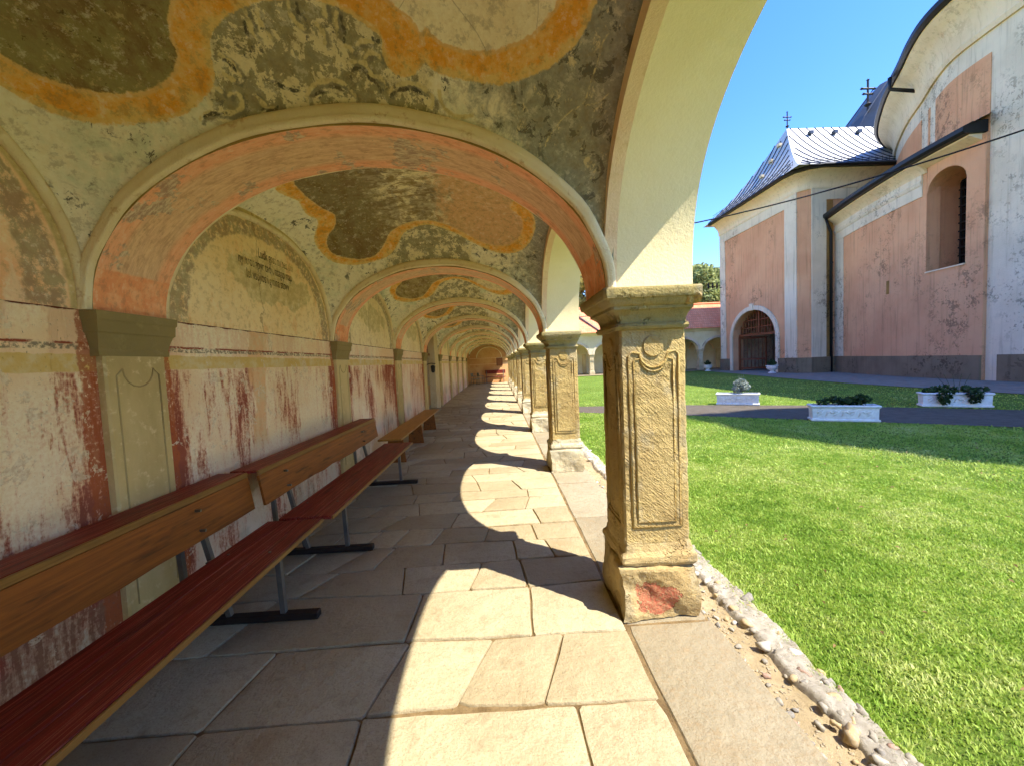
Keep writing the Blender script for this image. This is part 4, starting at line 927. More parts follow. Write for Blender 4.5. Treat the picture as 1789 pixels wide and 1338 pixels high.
# ------------------------------------------------------------------ church
ch = thing('church', 'pink and white baroque church with dark metal roofs across the lawn', 'church', (24,22,0))
def smo(P, n=5): return [tuple(p) for p in smooth_poly(P, n)]
B = GZ
main_w = smo([(20.1,-2),(20.1,4),(20.12,9),(20.2,13.5),(20.32,15.2),(20.6,16.8),(21.3,18.1),(22.3,19.5),(24.2,22.2),(27.2,25.5),(30.5,27.6)],6)
east = smo([(30.5,27.6),(35,25),(38,18),(38.5,8),(37,-2),(34,-7),(28,-9),(23,-7),(20.1,-2)],6)
ring = main_w+east[1:-1]
body = MB(); body.sweep(ring, [(0,10.0),(0,16.2),(-.3,16.2),(-.3,10.0)], True)
i0 = max(i for i,p in enumerate(main_w) if p[1] < 15.6); i1 = min(i for i,p in enumerate(main_w) if p[1] > 18.6)
body.sweep(ring[i1:]+ring[:i0+1], [(0,B-.05),(0,9.995),(-.3,9.995),(-.3,B-.05)]); body.build('main_wall', CWHITE, ch)
# left of travel must point outward for a path that runs towards +y on the west side
def band(path, o0, o1, z0, z1, name, mat, par=None): return MB().sweep(path, [(o0,z0),(o1,z0),(o1,z1),(o0,z1)]).build(name, mat, par or ch)
def cut(path, y0, y1): return [p for p in path if y0 <= p[1] <= y1]
def res(P, step=.35):
    P = np.array(P); d = np.r_[0,np.cumsum(np.linalg.norm(np.diff(P,axis=0),axis=1))]; n = max(2,int(d[-1]/step)+1); s = np.linspace(0,d[-1],n)
    return [(float(np.interp(a,d,P[:,0])),float(np.interp(a,d,P[:,1]))) for a in s]
mw = res(main_w,.25)
band(cut(mw,-2,14.9), -.05, .10, B, 1.0, 'plinth', CPLIN)
band([p for p in mw if 15.35 <= p[1] <= 18.3], -.05,.03, 10.0, 13.1, 'pink_panel', CPINK)
band([p for p in mw if 19.6 <= p[1] <= 26.5], -.05,.03, 10.2, 13.1, 'pink_panel', CPINK)
band([p for p in mw if 18.75 <= p[1] <= 19.15], -.05,.03, 10.2, 13.1, 'pink_panel', CPINK)
for a,b in ((4.6,12.7),(-1.4,3.0)): band([p for p in mw if a <= p[1] <= b], -.05,.03, 1.05, 13.1, 'pink_panel', CPINK)
# cove cornice and roof edge
MB().sweep(mw, [(-.1,13.95),(.10,13.95),(.16,14.15),(.12,14.2),(.14,14.5),(.26,15.0),(.48,15.4),(.8,15.65),(.85,15.8),(-.1,15.8)]).build('cove_cornice', CCREAM, ch, True, 40)
MB().sweep(mw, [(.3,15.81),(.94,15.78),(1.06,15.9),(1.06,16.12),(.9,16.2),(.3,16.5)]).build('eaves_gutter', GUTTER, ch, True, 40)
rc = np.array(ring).mean(0); mb = MB(); n = len(ring); V = []
N = []
for i in range(n):
    a, b = ring[i-1], ring[(i+1)%n]; d = np.array([b[0]-a[0],b[1]-a[1]]); d /= np.linalg.norm(d); N.append((-d[1],d[0]))
for f,z,o in ((1,16.2,.9),(.8,18.2,0),(.5,20.2,0),(.12,21.4,0)): V += [(rc[0]+(p[0]-rc[0])*f+nn[0]*o, rc[1]+(p[1]-rc[1])*f+nn[1]*o, z) for p,nn in zip(ring,N)]
mb.add(V, [(r*n+i,r*n+(i+1)%n,(r+1)*n+(i+1)%n,(r+1)*n+i) for r in range(3) for i in range(n)]+[tuple(range(3*n,4*n))]); mb.build('main_roof', ROOFM, ch, True, 40)
# tower (beyond the right edge of the photograph; it throws the long shadow over the lawn)
tx, ty = 22.2, -2.4
mb = MB(); mb.box(tx-2.3,tx+2.3,ty-2.3,ty+2.3,14,24.5); tw = mb.build('tower', CWHITE, ch)
MB().lathe([(2.9,24.5),(3.0,24.8),(2.6,25.6),(2.5,26.4),(1.9,27.4),(1.0,28.2),(.8,29.2),(.9,29.6),(.35,30.6),(.05,32)], tx, ty, 16).build('tower_cap', ROOFM, tw, True, 40)
# annex: curved lower building with the niche window
an = res(smo([(20.22,14.6),(20.34,15.6),(20.5,16.9),(20.78,18.4),(21.25,20.2),(21.85,22.2),(22.6,24.3),(23.2,26.0)],6),.2)
NY0, NY1, NZ0, NZS = 16.05, 17.80, 4.95, 8.55           # niche
ax = lambda y: float(np.interp(y,[p[1] for p in an],[p[0] for p in an]))
seg = lambda a,b: [(ax(a),a)]+[p for p in an if a+.02 < p[1] < b-.02]+[(ax(b),b)]
awall = MB()
def wall_piece(mb,a,b,z0,z1,o0=-.45,o1=.12): mb.sweep(seg(a,b),[(o0,z0),(o1,z0),(o1,z1),(o0,z1)])
wall_piece(awall,15.35,NY0,B,10.0); wall_piece(awall,NY1,25.8,B,10.0); wall_piece(awall,NY0,NY1,B,NZ0)
n = 24; yc_ = (NY0+NY1)/2; hw = (NY1-NY0)/2
for i in range(n):
    a, b = NY0+(NY1-NY0)*i/n, NY0+(NY1-NY0)*(i+1)/n; za, zb = [NZS+.8*math.sqrt(max(0,1-((q-yc_)/hw)**2)) for q in (a,b)]
    awall.add([(ax(a)-.12,a,za),(ax(b)-.12,b,zb),(ax(b)-.12,b,10.0),(ax(a)-.12,a,10.0),(ax(a)+1.45,a,za),(ax(b)+1.45,b,zb)],[(0,1,2,3),(0,4,5,1)])
aw = awall.build('annex_wall', CPINK, ch)
# splayed reveals of the niche, window and grille
mb = MB(); gx = 1.5; zt = NZS+.8
ya, yb = 16.1, 17.72
mb.add([(ax(NY1)-.1,NY1-.001,NZ0),(ax(NY1)-.1,NY1-.001,zt+.1),(ax(yb)+gx,yb,zt),(ax(yb)+gx,yb,NZ0+.1)],[(0,1,2,3)])
mb.add([(ax(NY0)-.1,NY0+.001,NZ0),(ax(NY0)-.1,NY0+.001,zt+.1),(ax(ya)+gx,ya,zt),(ax(ya)+gx,ya,NZ0+.1)],[(3,2,1,0)])
mb.build('niche_reveal', CPINK, ch)
MB().add([(ax(NY0)-.20,NY0,NZ0-.06),(ax(NY1)-.20,NY1,NZ0-.06),(ax(yb)+gx,yb,NZ0+.1),(ax(ya)+gx,ya,NZ0+.1),(ax(NY0)-.20,NY0,NZ0),(ax(NY1)-.20,NY1,NZ0),(ax(yb)+gx,yb,NZ0+.14),(ax(ya)+gx,ya,NZ0+.14)],[(4,5,6,7),(0,1,5,4),(0,4,7,3),(1,2,6,5)]).build('sill', CCREAM, ch)
win = MB().add([(ax(ya)+gx-.02,ya,NZ0),(ax(yb)+gx-.02,yb,NZ0),(ax(yb)+gx-.02,yb,zt),(ax(ya)+gx-.02,ya,zt)],[(0,1,2,3)]).build('window', GLASS, ch)
for i in range(6):
    y = ya+.08+(yb-ya-.16)*i/5; MB().bar((ax(y)+gx-.12,y,NZ0+.1),(ax(y)+gx-.12,y,zt),.05,.05,(0,1,0)).build('grille_bar', BLACK, win)
for i in range(11):
    z = NZ0+.3+i*.38; MB().bar((ax(ya)+gx-.13,ya,z),(ax(yb)+gx-.13,yb,z),.05,.06).build('grille_bar', BLACK, win)
for a,b,z0,z1 in ((15.35,15.9,B,.98),(15.9,18.6,B,.99),(18.6,25.8,B,.98)): MB().sweep(seg(a,b),[(-.3,z0),(.20,z0),(.20,z1),(-.3,z1)]).build('plinth', CPLIN, ch)
MB().sweep(seg(18.0,25.8),[(0.0,8.55),(.16,8.55),(.17,9.05),(.21,9.1),(.25,9.25),(.20,9.3),(.2,9.55),(0,9.55)]).build('frieze', CWHITE, ch)
MB().sweep(seg(24.2,25.8),[(0.0,.99),(.16,.99),(.16,8.54),(0,8.54)]).build('corner_strip', CWHITE, ch)
MB().sweep(seg(17.8,25.8),[(0,9.56),(.18,9.56),(.28,9.75),(.62,9.98),(.62,10.05),(0,10.05)]).build('cove', CCREAM, ch, True, 40)
MB().sweep(seg(15.5,17.82),[(0,9.75),(.18,9.8),(.28,9.85),(.60,9.98),(.60,10.05),(0,10.05)]).build('cove', CCREAM, ch, True, 40)
MB().sweep(seg(15.4,25.9),[(-.1,10.06),(.85,10.06),(.95,10.16),(.95,10.34),(.6,10.5),(-.1,10.55)]).build('eaves_gutter', GUTTER, ch, True, 40)
e = seg(15.2,25.9); mb = MB(); V = []
for p in e:
    t_ = (p[1]-15.2)/10.7; V += [(p[0]-.7,p[1]-.1,10.42),(p[0]+.4+3.0*min(1,t_*2),p[1]+.2,10.9+1.6*t_)]
mb.add(V, [(i*2,i*2+1,i*2+3,i*2+2) for i in range(len(e)-1)]); mb.build('annex_roof', GUTTER, ch, True)
MB().add([(20.12,20.05,4.35),(20.3,20.05,4.35),(20.3,20.25,4.35),(20.12,20.25,4.35)],[(0,1,2,3)])
MB().box(ax(20.1)-.14,ax(20.1)+.05,20.0,20.2,4.3,5.0).build('wall_slit', STAIN, ch)
for path in ([(22.05,25.2,10.2),(22.25,25.15,9.6),(22.42,25.15,9.2),(22.45,25.15,B)],): MB().tube(path,.085,8).build('downpipe', GUTTER, ch, True)
for z in (2.2,4.6,7.2): MB().lathe([(.11,z-.03),(.11,z+.03)],22.45,25.15,10).build('pipe_bracket', GUTTER, ch)
MB().tube([(21.75,20.75,15.9),(21.75,20.75,15.3),(22.75,20.05,14.7)],.09,8).build('drain_spout', GUTTER, ch, True)
# porch
PXF, PY0, PY1, PZ = 20.6, 25.75, 34.7, 13.0
mb = MB(); plan = [(PXF,PY1),(PXF,PY0),(21.12,25.25),(26.5,25.25),(31,30),(31,PY1)]
dy0, dy1, dzs, dh = 27.75, 33.0, 2.65, 2.2
DC, DH = (dy0+dy1)/2, (dy1-dy0)/2
mb.box(PXF,PXF+.9,PY0,dy0,B,PZ); mb.box(PXF,PXF+.9,dy1,PY1,B,PZ)
n = 30
for i in range(n):
    a, b = dy0+(dy1-dy0)*i/n, dy0+(dy1-dy0)*(i+1)/n; m_ = (a+b)/2; za = [dzs+dh*math.sqrt(max(0,1-((q-DC)/DH)**2)) for q in (a,b)]
    mb.add([(PXF,a,za[0]),(PXF,b,za[1]),(PXF,b,PZ),(PXF,a,PZ),(PXF+.9,a,za[0]),(PXF+.9,b,za[1]),(PXF+.9,b,PZ),(PXF+.9,a,PZ)],[(0,1,2,3),(7,6,5,4),(0,4,5,1),(3,2,6,7)])
mb.build('porch_front', CPINK, ch)
MB().add([(PXF,PY0,B),(21.12,25.25,B),(26.5,25.25,B),(PXF,PY0,PZ),(21.12,25.25,PZ),(26.5,25.25,PZ)],[(0,1,4,3),(1,2,5,4)]).build('porch_side', CPINK, ch)
mb = MB(); mb.box(PXF+.9,31,PY1-.4,PY1,B,PZ); mb.box(30.6,31,25.25,PY1,B,PZ); mb.build('porch_back', CWHITE, ch)
for a,b in ((PY0+.02,26.85),(33.95,PY1+.03)): MB().box(PXF-.06,PXF+.02,a,b,.98,12.1).build('pilaster', CWHITE, ch)
MB().box(PXF-.055,PXF+.02,26.85,33.95,11.35,12.08).build('frieze', CWHITE, ch)
MB().box(21.16,22.15,25.19,25.3,.98,12.1).build('pilaster', CWHITE, ch); MB().box(22.15,26.4,25.195,25.3,11.35,12.08).build('frieze', CWHITE, ch)
MB().box(22.16,22.6,25.2,25.3,.98,11.3).build('stained_strip', STAIN, ch)
MB().box(PXF-.14,PXF+.02,PY0-.02,dy0-.32,B,.97).build('plinth', CPLIN, ch); MB().box(PXF-.14,PXF+.02,dy1+.32,PY1+.05,B,.97).build('plinth', CPLIN, ch)
MB().add([(PXF-.14,PY0-.03,B),(21.06,25.12,B),(23.2,25.12,B),(23.2,25.3,B),(PXF-.14,PY0-.03,.97),(21.06,25.12,.97),(23.2,25.12,.97),(23.2,25.3,.97),(PXF,PY0,.97)],[(0,1,5,4),(1,2,6,5),(4,5,6,7,8)]).build('plinth', CPLIN, ch)
ppath = [(21.12+5,25.25),(21.12,25.25),(PXF,PY0),(PXF,PY1)]
pp = [(26,25.25),(23,25.25),(21.3,25.25),(21.0,25.36),(20.7,25.65),(PXF,26),(PXF,29),(PXF,32),(PXF,PY1+.1)]
MB().sweep(pp,[(0,12.05),(.08,12.05),(.12,12.2),(.10,12.25),(.16,12.5),(.45,12.85),(.75,13.0),(.75,13.08),(0,13.08)]).build('cove_cornice', CCREAM, ch, True, 40)
MB().sweep(pp,[(0,13.09),(1.0,13.05),(1.08,13.16),(1.0,13.26),(0,13.3)]).build('eaves', GUTTER, ch)
# door surround, keystone and the glazed gate
mb = MB(); E0, E1 = [], []
for i in range(37):
    t_ = math.pi*i/36; E0.append((DC-DH*math.cos(t_), dzs+dh*math.sin(t_))); E1.append((DC-(DH+.33)*math.cos(t_), dzs+(dh+.33)*math.sin(t_)))
E0 = [(dy0,B)]+E0+[(dy1,B)]; E1 = [(dy0-.33,B)]+E1+[(dy1+.33,B)]; n = len(E0)
mb.add([(PXF-.10,a,b) for a,b in E0]+[(PXF-.10,a,b) for a,b in E1]+[(PXF+.02,a,b) for a,b in E0]+[(PXF+.02,a,b) for a,b in E1],[(i,i+1,n+i+1,n+i) for i in range(n-1)]+[(i,2*n+i,2*n+i+1,i+1) for i in range(n-1)]+[(n+i,n+i+1,3*n+i+1,3*n+i) for i in range(n-1)])
sr = mb.build('door_surround', CWHITE, ch); MB().cbox(PXF-.18,PXF,DC-.2,DC+.2,dzs+dh-.05,dzs+dh+.5,.02).build('keystone', CWHITE, sr)
gt = thing('gx','','') ; bpy.data.objects.remove(gt)
mb = MB(); mb.bar((PXF+.55,dy0,dzs+.25),(PXF+.55,dy1,dzs+.25),.14,.18); mb.bar((PXF+.55,DC,dzs+.3),(PXF+.55,DC,dzs+dh),.14,.16,(0,1,0))
for y in (dy0+.08,dy1-.08): mb.bar((PXF+.55,y,B),(PXF+.55,y,dzs+.2),.14,.16,(0,1,0))
door = mb.build('gate_frame', DWOOD, ch)
for i in range(1,16):
    y = dy0+(dy1-dy0)*i/16
    if i == 8: continue
    MB().bar((PXF+.55,y,dzs+.3),(PXF+.55,y,dzs+dh*math.sqrt(max(0,1-((y-DC)/DH)**2))-.02),.05,.07,(0,1,0)).build('gate_bar', DWOOD, door)
for z in (3.5,4.1): 
    q = DH*math.sqrt(1-((z-dzs)/dh)**2); MB().bar((PXF+.56,DC-q,z),(PXF+.56,DC+q,z),.05,.06).build('gate_bar', DWOOD, door)
for hy, ang in ((dy0+.15, R_(62)), (dy1-.15, R_(-65))):       # two leaves standing open outwards/inwards
    d = Vector((-math.sin(abs(ang))*.0+math.sin(abs(ang)), math.cos(ang)*(1 if ang > 0 else -1), 0)); 
    q = Vector((PXF+.55,hy,0)); L = 1.9
    for a in (0,L): MB().bar(q+d*a+Vector((0,0,B+.05)), q+d*a+Vector((0,0,2.75)), .09,.09,(0,1,0)).build('leaf_stile', DWOOD, door)
    for z in (.12,.9,2.7): MB().bar(q+Vector((0,0,z)), q+d*L+Vector((0,0,z)), .07,.16).build('leaf_rail', DWOOD, door)
    for i in range(1,7): MB().bar(q+d*(L*i/7)+Vector((0,0,.1)), q+d*(L*i/7)+Vector((0,0,2.7)), .04,.05,(0,1,0)).build('gate_bar', DWOOD, door)
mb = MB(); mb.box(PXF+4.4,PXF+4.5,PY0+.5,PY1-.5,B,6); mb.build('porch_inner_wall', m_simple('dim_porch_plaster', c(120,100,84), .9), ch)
for y0_,z0_,w_,h_ in ((29.2,3.2,1.9,1.5),): MB().box(PXF+4.36,PXF+4.39,y0_,y0_+w_,z0_,z0_+h_).build('inner_glazing', GLASS, ch)
MB().box(PXF+.9,31,PY0+.1,PY1-.4,6,6.1).build('porch_ceiling', CWHITE, ch)
# hipped porch roof with standing seams
ez, rz_ = 13.2, 18.75; ex, ey0, ey1 = PXF-1.0, 24.3, PY1+1.0; ry = (ey0+ey1)/2+.2; rx = 23.35
def bell(t): return t*.55+.45*t*t                      # the eaves flare out
RP = {}
mb = MB(); K = 8; V = []
for i in range(K+1):
    t_ = i/K; z = ez+(rz_-ez)*bell(t_); V += [(32,ey0+(ry-ey0)*t_,z),(ex+(rx-ex)*t_,ey0+(ry-ey0)*t_,z),(ex+(rx-ex)*t_,ey1+(ry-ey1)*t_,z),(32,ey1+(ry-ey1)*t_,z)]
mb.add(V,[(i*4+a,i*4+a+1,(i+1)*4+a+1,(i+1)*4+a) for i in range(K) for a in range(3)]); pr = mb.build('porch_roof', ROOFM, ch, True, 30)
def roof_pt(face, s, t_):                              # face 0: slope towards the viewer, 1: hip over the door
    z = ez+(rz_-ez)*bell(t_)
    if face == 0: return (s, ey0+(ry-ey0)*t_, z+.03)
    return (ex+(rx-ex)*t_-.02, s, z+.03)
for i in range(17):
    s = ex+.7+i*.66; pts = []
    for q in range(K+1):
        t_ = q/K
        if ex+(rx-ex)*t_ <= s: pts.append(roof_pt(0,s,t_))
    if len(pts) > 1: MB().tube(pts,.035,4).build('seam', SEAM, pr)
for i in range(16):
    s = ey0+.6+i*.66; pts = []
    for q in range(K+1):
        t_ = q/K
        if ey0+(ry-ey0)*t_ <= s <= ey1+(ry-ey1)*t_: pts.append(roof_pt(1,s,t_))
    if len(pts) > 1: MB().tube(pts,.035,4).build('seam', SEAM, pr)
for q in range(2): MB().tube([roof_pt(0,ex+.9,.10+q*.035)[:2]+(roof_pt(0,0,.10)[2]+.12+q*.16,), (31,roof_pt(0,0,.1)[1],roof_pt(0,0,.1)[2]+.12+q*.16)],.016,5).build('snow_guard', BLACK, pr)
for q in range(2): MB().tube([(roof_pt(1,0,.1)[0],ey0+1,roof_pt(1,0,.1)[2]+.12+q*.16),(roof_pt(1,0,.1)[0],ey1-1,roof_pt(1,0,.1)[2]+.12+q*.16)],.016,5).build('snow_guard', BLACK, pr)
for i in range(24):
    x = ex+1+i*.46; b = roof_pt(0,x,.1); MB().bar(b,(x,b[1],b[2]+.34),.016,.016,(0,1,0)).build('guard_post', BLACK, pr)
for i in range(20):
    y = ey0+1+i*.46; b = roof_pt(1,y,.1); MB().bar(b,(b[0],y,b[2]+.34),.016,.016,(0,1,0)).build('guard_post', BLACK, pr)
for i in range(3):
    b = roof_pt(0,24.6+i*1.9,.88); MB().bar((b[0]-.14,b[1]-.1,b[2]+.1),(b[0]+.14,b[1]-.1,b[2]+.1),.3,.22).build('roof_vent', SEAM, pr)
for tt in (.42,.62,.8):
    b = roof_pt(1,ry-.3,tt); MB().bar((b[0]-.05,b[1]-.15,b[2]+.08),(b[0]-.05,b[1]+.15,b[2]+.08),.22,.2).build('roof_vent', CWHITE, pr)
def cross(x,y,z,s,name='roof_cross'):
    o = MB().tube([(x,y,z),(x,y,z+s)],.03*s,6).build(name, BLACK, ch)
    mb = MB(); mb.tube([(x-.22*s,y,z+.72*s),(x+.22*s,y,z+.72*s)],.03*s,6); mb.tube([(x-.15*s,y,z+.55*s),(x+.15*s,y,z+.55*s)],.028*s,6)
    for a,b in ((-.22,.72),(.22,.72),(0,1),(-.15,.55),(.15,.55)): mb.lathe([(.0,z+b*s-.05*s),(.05*s,z+b*s),(.0,z+b*s+.05*s)],x+a*s,y,8)
    mb.build('cross_arms', BLACK, o)
    MB().lathe([(.0,z+.1*s),(.10*s,z+.2*s),(.0,z+.3*s)],x,y,10).build('cross_ball', BLACK, o)
cross(rx+.05,ry,rz_-.1,1.35); 
# chancel roof rising behind
DROOF = m_simple('shaded_sheet_metal', c(74,78,84), .45, .2, .5, .2, 2.5)  # shade of the side turned from the sun, put into the dark colour
mb = MB(); V = []
for f,z in ((1,19.0),(.78,24.6),(.55,28.5),(.2,30.5)): V += [(48+13*f*math.cos(t_),40+8*f*math.sin(t_),z) for t_ in [2*math.pi*i/16 for i in range(16)]]
mb.add(V,[(r*16+i,r*16+(i+1)%16,(r+1)*16+(i+1)%16,(r+1)*16+i) for r in range(3) for i in range(16)]+[tuple(range(48,64))]); cr = mb.build('chancel_roof', DROOF, ch, True, 20)
for i in range(16):
    t_ = 2*math.pi*(i+.5)/16; MB().tube([(48+13*f*math.cos(t_),40+8*f*math.sin(t_),z+.05) for f,z in ((1,19.0),(.78,24.6),(.55,28.5),(.2,30.5))],.06,4).build('seam', SEAM, cr)
mb = MB(); mb.lathe([(7.6,B),(7.6,18.9)],48,40,24); mb.build('chancel_wall', CWHITE, ch)
cross(38.6,39,25.3,3.0); MB().tube([(38.6,39,18.9),(38.6,39,25.4)],.07,6).build('cross_stem', BLACK, ch)

# ------------------------------------------------------------------ overhead cables
def sag(p,q,s,n=16): p,q = Vector(p),Vector(q); return [p.lerp(q,i/n)-Vector((0,0,s*4*(i/n)*(1-i/n))) for i in range(n+1)]
tag(MB().tube(sag((10.6,21.0,8.6),(20.05,14.0,9.35),.25),.035,5).build('overhead_cable', BLACK), 'black cable slung across the church front below the roof', 'cable')
tag(MB().tube(sag((4,36,5.2),(20.4,34.2,7.4),.4),.03,5).build('thin_wire', BLACK), 'thin wire running to the insulator bracket left of the church', 'cable')
t = thing('insulator_bracket', 'small insulator bracket on the left corner of the church', 'bracket', (20.5,34.5,7.6))
mb = MB(); mb.tube([(20.6,34.75,7.6),(19.5,34.8,7.6)],.04,6); mb.build('arm', BLACK, t)
for x in (19.5,19.9,20.3): MB().lathe([(.03,7.4),(.09,7.5),(.05,7.62),(.09,7.7),(.03,7.95)],x,34.8,8).build('insulator', BLACK, t)

# ------------------------------------------------------------------ far arcade wing
fw_ = thing('far_arcade_wing', 'low arcaded wing with red tiled roof behind the lawn', 'building', (20,37,0))
FP = 3.6; FY = 37.0; fx0 = 9.1-FP*3
def far_bay(i):
    x0 = fx0+i*FP; cx = x0+FP/2; n = 20; a, h = 1.52, 1.1; mb = MB()
    E = ell(cx,a,h,n,1.95); P = [(x0,1.95)]+E+[(x0+FP,1.95)]; m_ = len(P)
    for y in (FY,FY+.45): mb.add([(p[0],y,p[1]) for p in P]+[(p[0],y,4.0) for p in P],[(j,j+1,m_+j+1,m_+j) for j in range(m_-1)])
    mb.add([(p[0],FY,p[1]) for p in P]+[(p[0],FY+.45,p[1]) for p in P],[(j,j+1,m_+j+1,m_+j) for j in range(m_-1)])
    mb.build('arcade_wall', OUTWALL, fw_)
    mb = MB(); I_, O_ = ell(cx,a-.01,h-.01,n,1.95), ell(cx,a+.22,h+.22,n,1.95)
    mb.add([(p[0],FY-.04,p[1]) for p in I_]+[(p[0],FY-.04,p[1]) for p in O_]+[(p[0],FY+.01,p[1]) for p in I_]+[(p[0],FY+.01,p[1]) for p in O_],[(j,j+1,n+2+j,n+1+j) for j in range(n)]+[(j,j+1,2*n+3+j,2*n+2+j) for j in range(n)]+[(n+1+j,n+2+j,3*n+4+j,3*n+3+j) for j in range(n)])
    mb.build('arch_trim', CWHITE, fw_)
    mb = MB(); mb.sqlathe([(.26,GZ),(.26,.3),(.21,.34),(.20,1.7),(.24,1.72),(.24,1.78),(.30,1.88),(.30,1.96)],x0,FY+.22,.02); mb.build('pillar', PLINTH, fw_)
    MB().tube([(p[0],FY+3.3,p[1]) for p in ell(cx,1.3,.9,16,2.0)],.06,5).build('inner_arch_line', TRIM, fw_)
    MB().box(x0-.2,x0+.2,FY+3.26,FY+3.4,0,2.0).build('inner_pilaster', OLIVE, fw_)
for i in range(0,17): far_bay(i)
xe = fx0+17*FP
MB().box(fx0-2,xe,FY+3.4,FY+3.7,-.1,4.1).build('inner_wall', DADO if False else OUTWALL, fw_)
MB().add([(fx0-2,FY,3.95),(xe,FY,3.95),(xe,FY+3.5,3.95),(fx0-2,FY+3.5,3.95)],[(0,1,2,3)]).build('inner_ceiling', OUTWALL, fw_)
MB().box(fx0-2,xe,FY-.4,FY+3.4,-.12,GZ+.06).build('floor_slab', EDGE, fw_)
MB().cbox(19.9-FP+.9,19.9-FP+2.0+.1,FY+3.3,FY+3.395,0,2.2,.01).build('dark_doorway', DARK, fw_)  # near-black slab: the shade inside a doorway opening, painted as plain colour
MB().sweep([(fx0-2,FY),(xe,FY)],[(0,3.72),(-.12,3.74),(-.25,3.95),(-.45,4.02),(0,4.02)]).build('cornice', OUTWALL, fw_)
mb = MB(); mb.add([(fx0-2,FY-.6,4.02),(xe,FY-.6,4.02),(xe,FY+2,6.6),(fx0-2,FY+2,6.6),(xe,FY+4.5,4.02),(fx0-2,FY+4.5,4.02),(fx0-2,FY-.6,3.96),(xe,FY-.6,3.96)],[(0,1,2,3),(3,2,4,5),(6,7,1,0)])
fr = mb.build('tiled_roof', TILES, fw_)
MB().bar((7.6,FY+1.6,6.32),(9.9,FY-.55,4.10),.35,.05).build('valley_flashing', STEEL, fr)
MB().tube([(fx0-2,FY+2,6.62),(xe,FY+2,6.62)],.12,6).build('ridge_tiles', TILES, fr)

# ------------------------------------------------------------------ trees beyond the far wing
def leaf_cloud(blobs, n, s, seed, squash=1.0):
    r = np.random.RandomState(seed); V = []; w_ = np.array([b[3]**2 for b in blobs]); w_ /= w_.sum()
    idx = r.choice(len(blobs), n, p=w_); B_ = np.array([b[:4] for b in blobs])[idx]
    d = r.normal(size=(n,3)); d /= np.linalg.norm(d,axis=1)[:,None]; rad = r.uniform(.45,1.05,n)**.6
    c0 = B_[:,:3]+d*(B_[:,3]*rad)[:,None]*np.array([1,1,squash])
    a = r.normal(size=(n,3)); a /= np.linalg.norm(a,axis=1)[:,None]; b = np.cross(a, r.normal(size=(n,3))); b /= np.linalg.norm(b,axis=1)[:,None]
    ss = (s*r.uniform(.6,1.4,n))[:,None]
    V = np.stack([c0-a*ss, c0+b*ss*.45, c0+a*ss, c0-b*ss*.45],1).reshape(-1,3); F = np.arange(n*4).reshape(n,4); return V, F
def tree(x, y, h, spread, leaf, label, seed, n=15000):
    t = thing('leafy_tree', label, 'tree', (x,y,0), 'trees beyond the far wing'); r = random.Random(seed); blobs = []
    for i in range(26):
        z = h*(.42+.56*r.random()); f = math.sin(min(1,(z/h-.3)/.7)*math.pi*.85+.35); a = r.uniform(0,6.3); q = spread*f*r.uniform(.2,1)
        blobs.append((x+q*math.cos(a),y+q*math.sin(a),z,spread*r.uniform(.2,.42)))
    V,F = leaf_cloud(blobs,n,.26,seed); link('crown', npmesh('crown',V,F,leaf), t)
    mb = MB(); mb.tube([(x,y,-.2),(x+.1,y,h*.25),(x-.05,y+.1,h*.5),(x,y,h*.8)],[.32,.24,.16,.05],8)
    for b in blobs[::2]: mb.tube([(x,y,h*.35),((x+b[0])/2,(y+b[1])/2,(h*.4+b[2])/2),b[:3]],[.12,.07,.02],5)
    mb.build('trunk', BARK, t, True)
tree(12.4,47,12.4,4.2,LEAFY,'yellow green tree rising above the far roof, seen between the pillars',1)
tree(25.2,48,12.0,3.8,LEAFT,'green tree above the far roof beside the near pillar capital',2)
tree(29.6,49,12.0,3.8,LEAFT,'green tree behind the far roof, partly hidden by the church corner',3)
tree(18.5,50,9.4,4.0,LEAFT,'green tree beyond the far wing, hidden behind the nearest pillar',5)

# ------------------------------------------------------------------ planters, urns and their plants
def planter(x, y, rz, L, label):
    t = thing('planter_box', label, 'planter', (0,0,0), 'white relief planters by the path'); D, H = .36, .37
    mb = MB(); V = []
    for hw,hd,z in ((L/2-.02,D/2-.02,.0),(L/2-.0,D/2,.02),(L/2,D/2,.05),(L/2-.025,D/2-.025,.065),(L/2-.02,D/2-.02,.30),(L/2+.0,D/2,.32),(L/2+.015,D/2+.015,.345),(L/2,D/2,.37),(L/2-.04,D/2-.04,.37),(L/2-.045,D/2-.045,.30)):
        V += [(-hw,-hd,z),(hw,-hd,z),(hw,hd,z),(-hw,hd,z)]
    k = len(V)//4; mb.add(V,[(i*4+a,i*4+(a+1)%4,(i+1)*4+(a+1)%4,(i+1)*4+a) for i in range(k-1) for a in range(4)]+[(3,2,1,0)])
    mb.build('box', PLANTW, t, True, 35)
    MB().box(-L/2+.045,L/2-.045,-D/2+.045,D/2-.045,.29,.325).build('soil', SOIL, t)
    yf = -D/2+.022; mb = MB(); m_ = 7
    for i in range(m_):
        cx = -L/2+.1+(L-.2)*(i+.5)/m_; sg = 1 if i%2 else -1
        mb.tube([(cx+sg*.06*(1-q*.12)*math.cos(q*.75),yf,.185+.07*(1-q*.12)*math.sin(q*.75)) for q in range(8)],[.016-.0013*q for q in range(8)],6)
        mb.tube([(cx-.06,yf,.12),(cx,yf,.20+.02*sg),(cx+.07,yf,.26)],[.006,.015,.005],6)
    mb.build('scroll_relief', PLANTW, t, True)
    t.location = (x,y,GZ+.012); t.rotation_euler.z = rz; return t
PZ_ = R_(-27)
planter(7.78,8.42,PZ_,1.22,'white relief planter nearest the lawn, dark leafy plants spilling over')
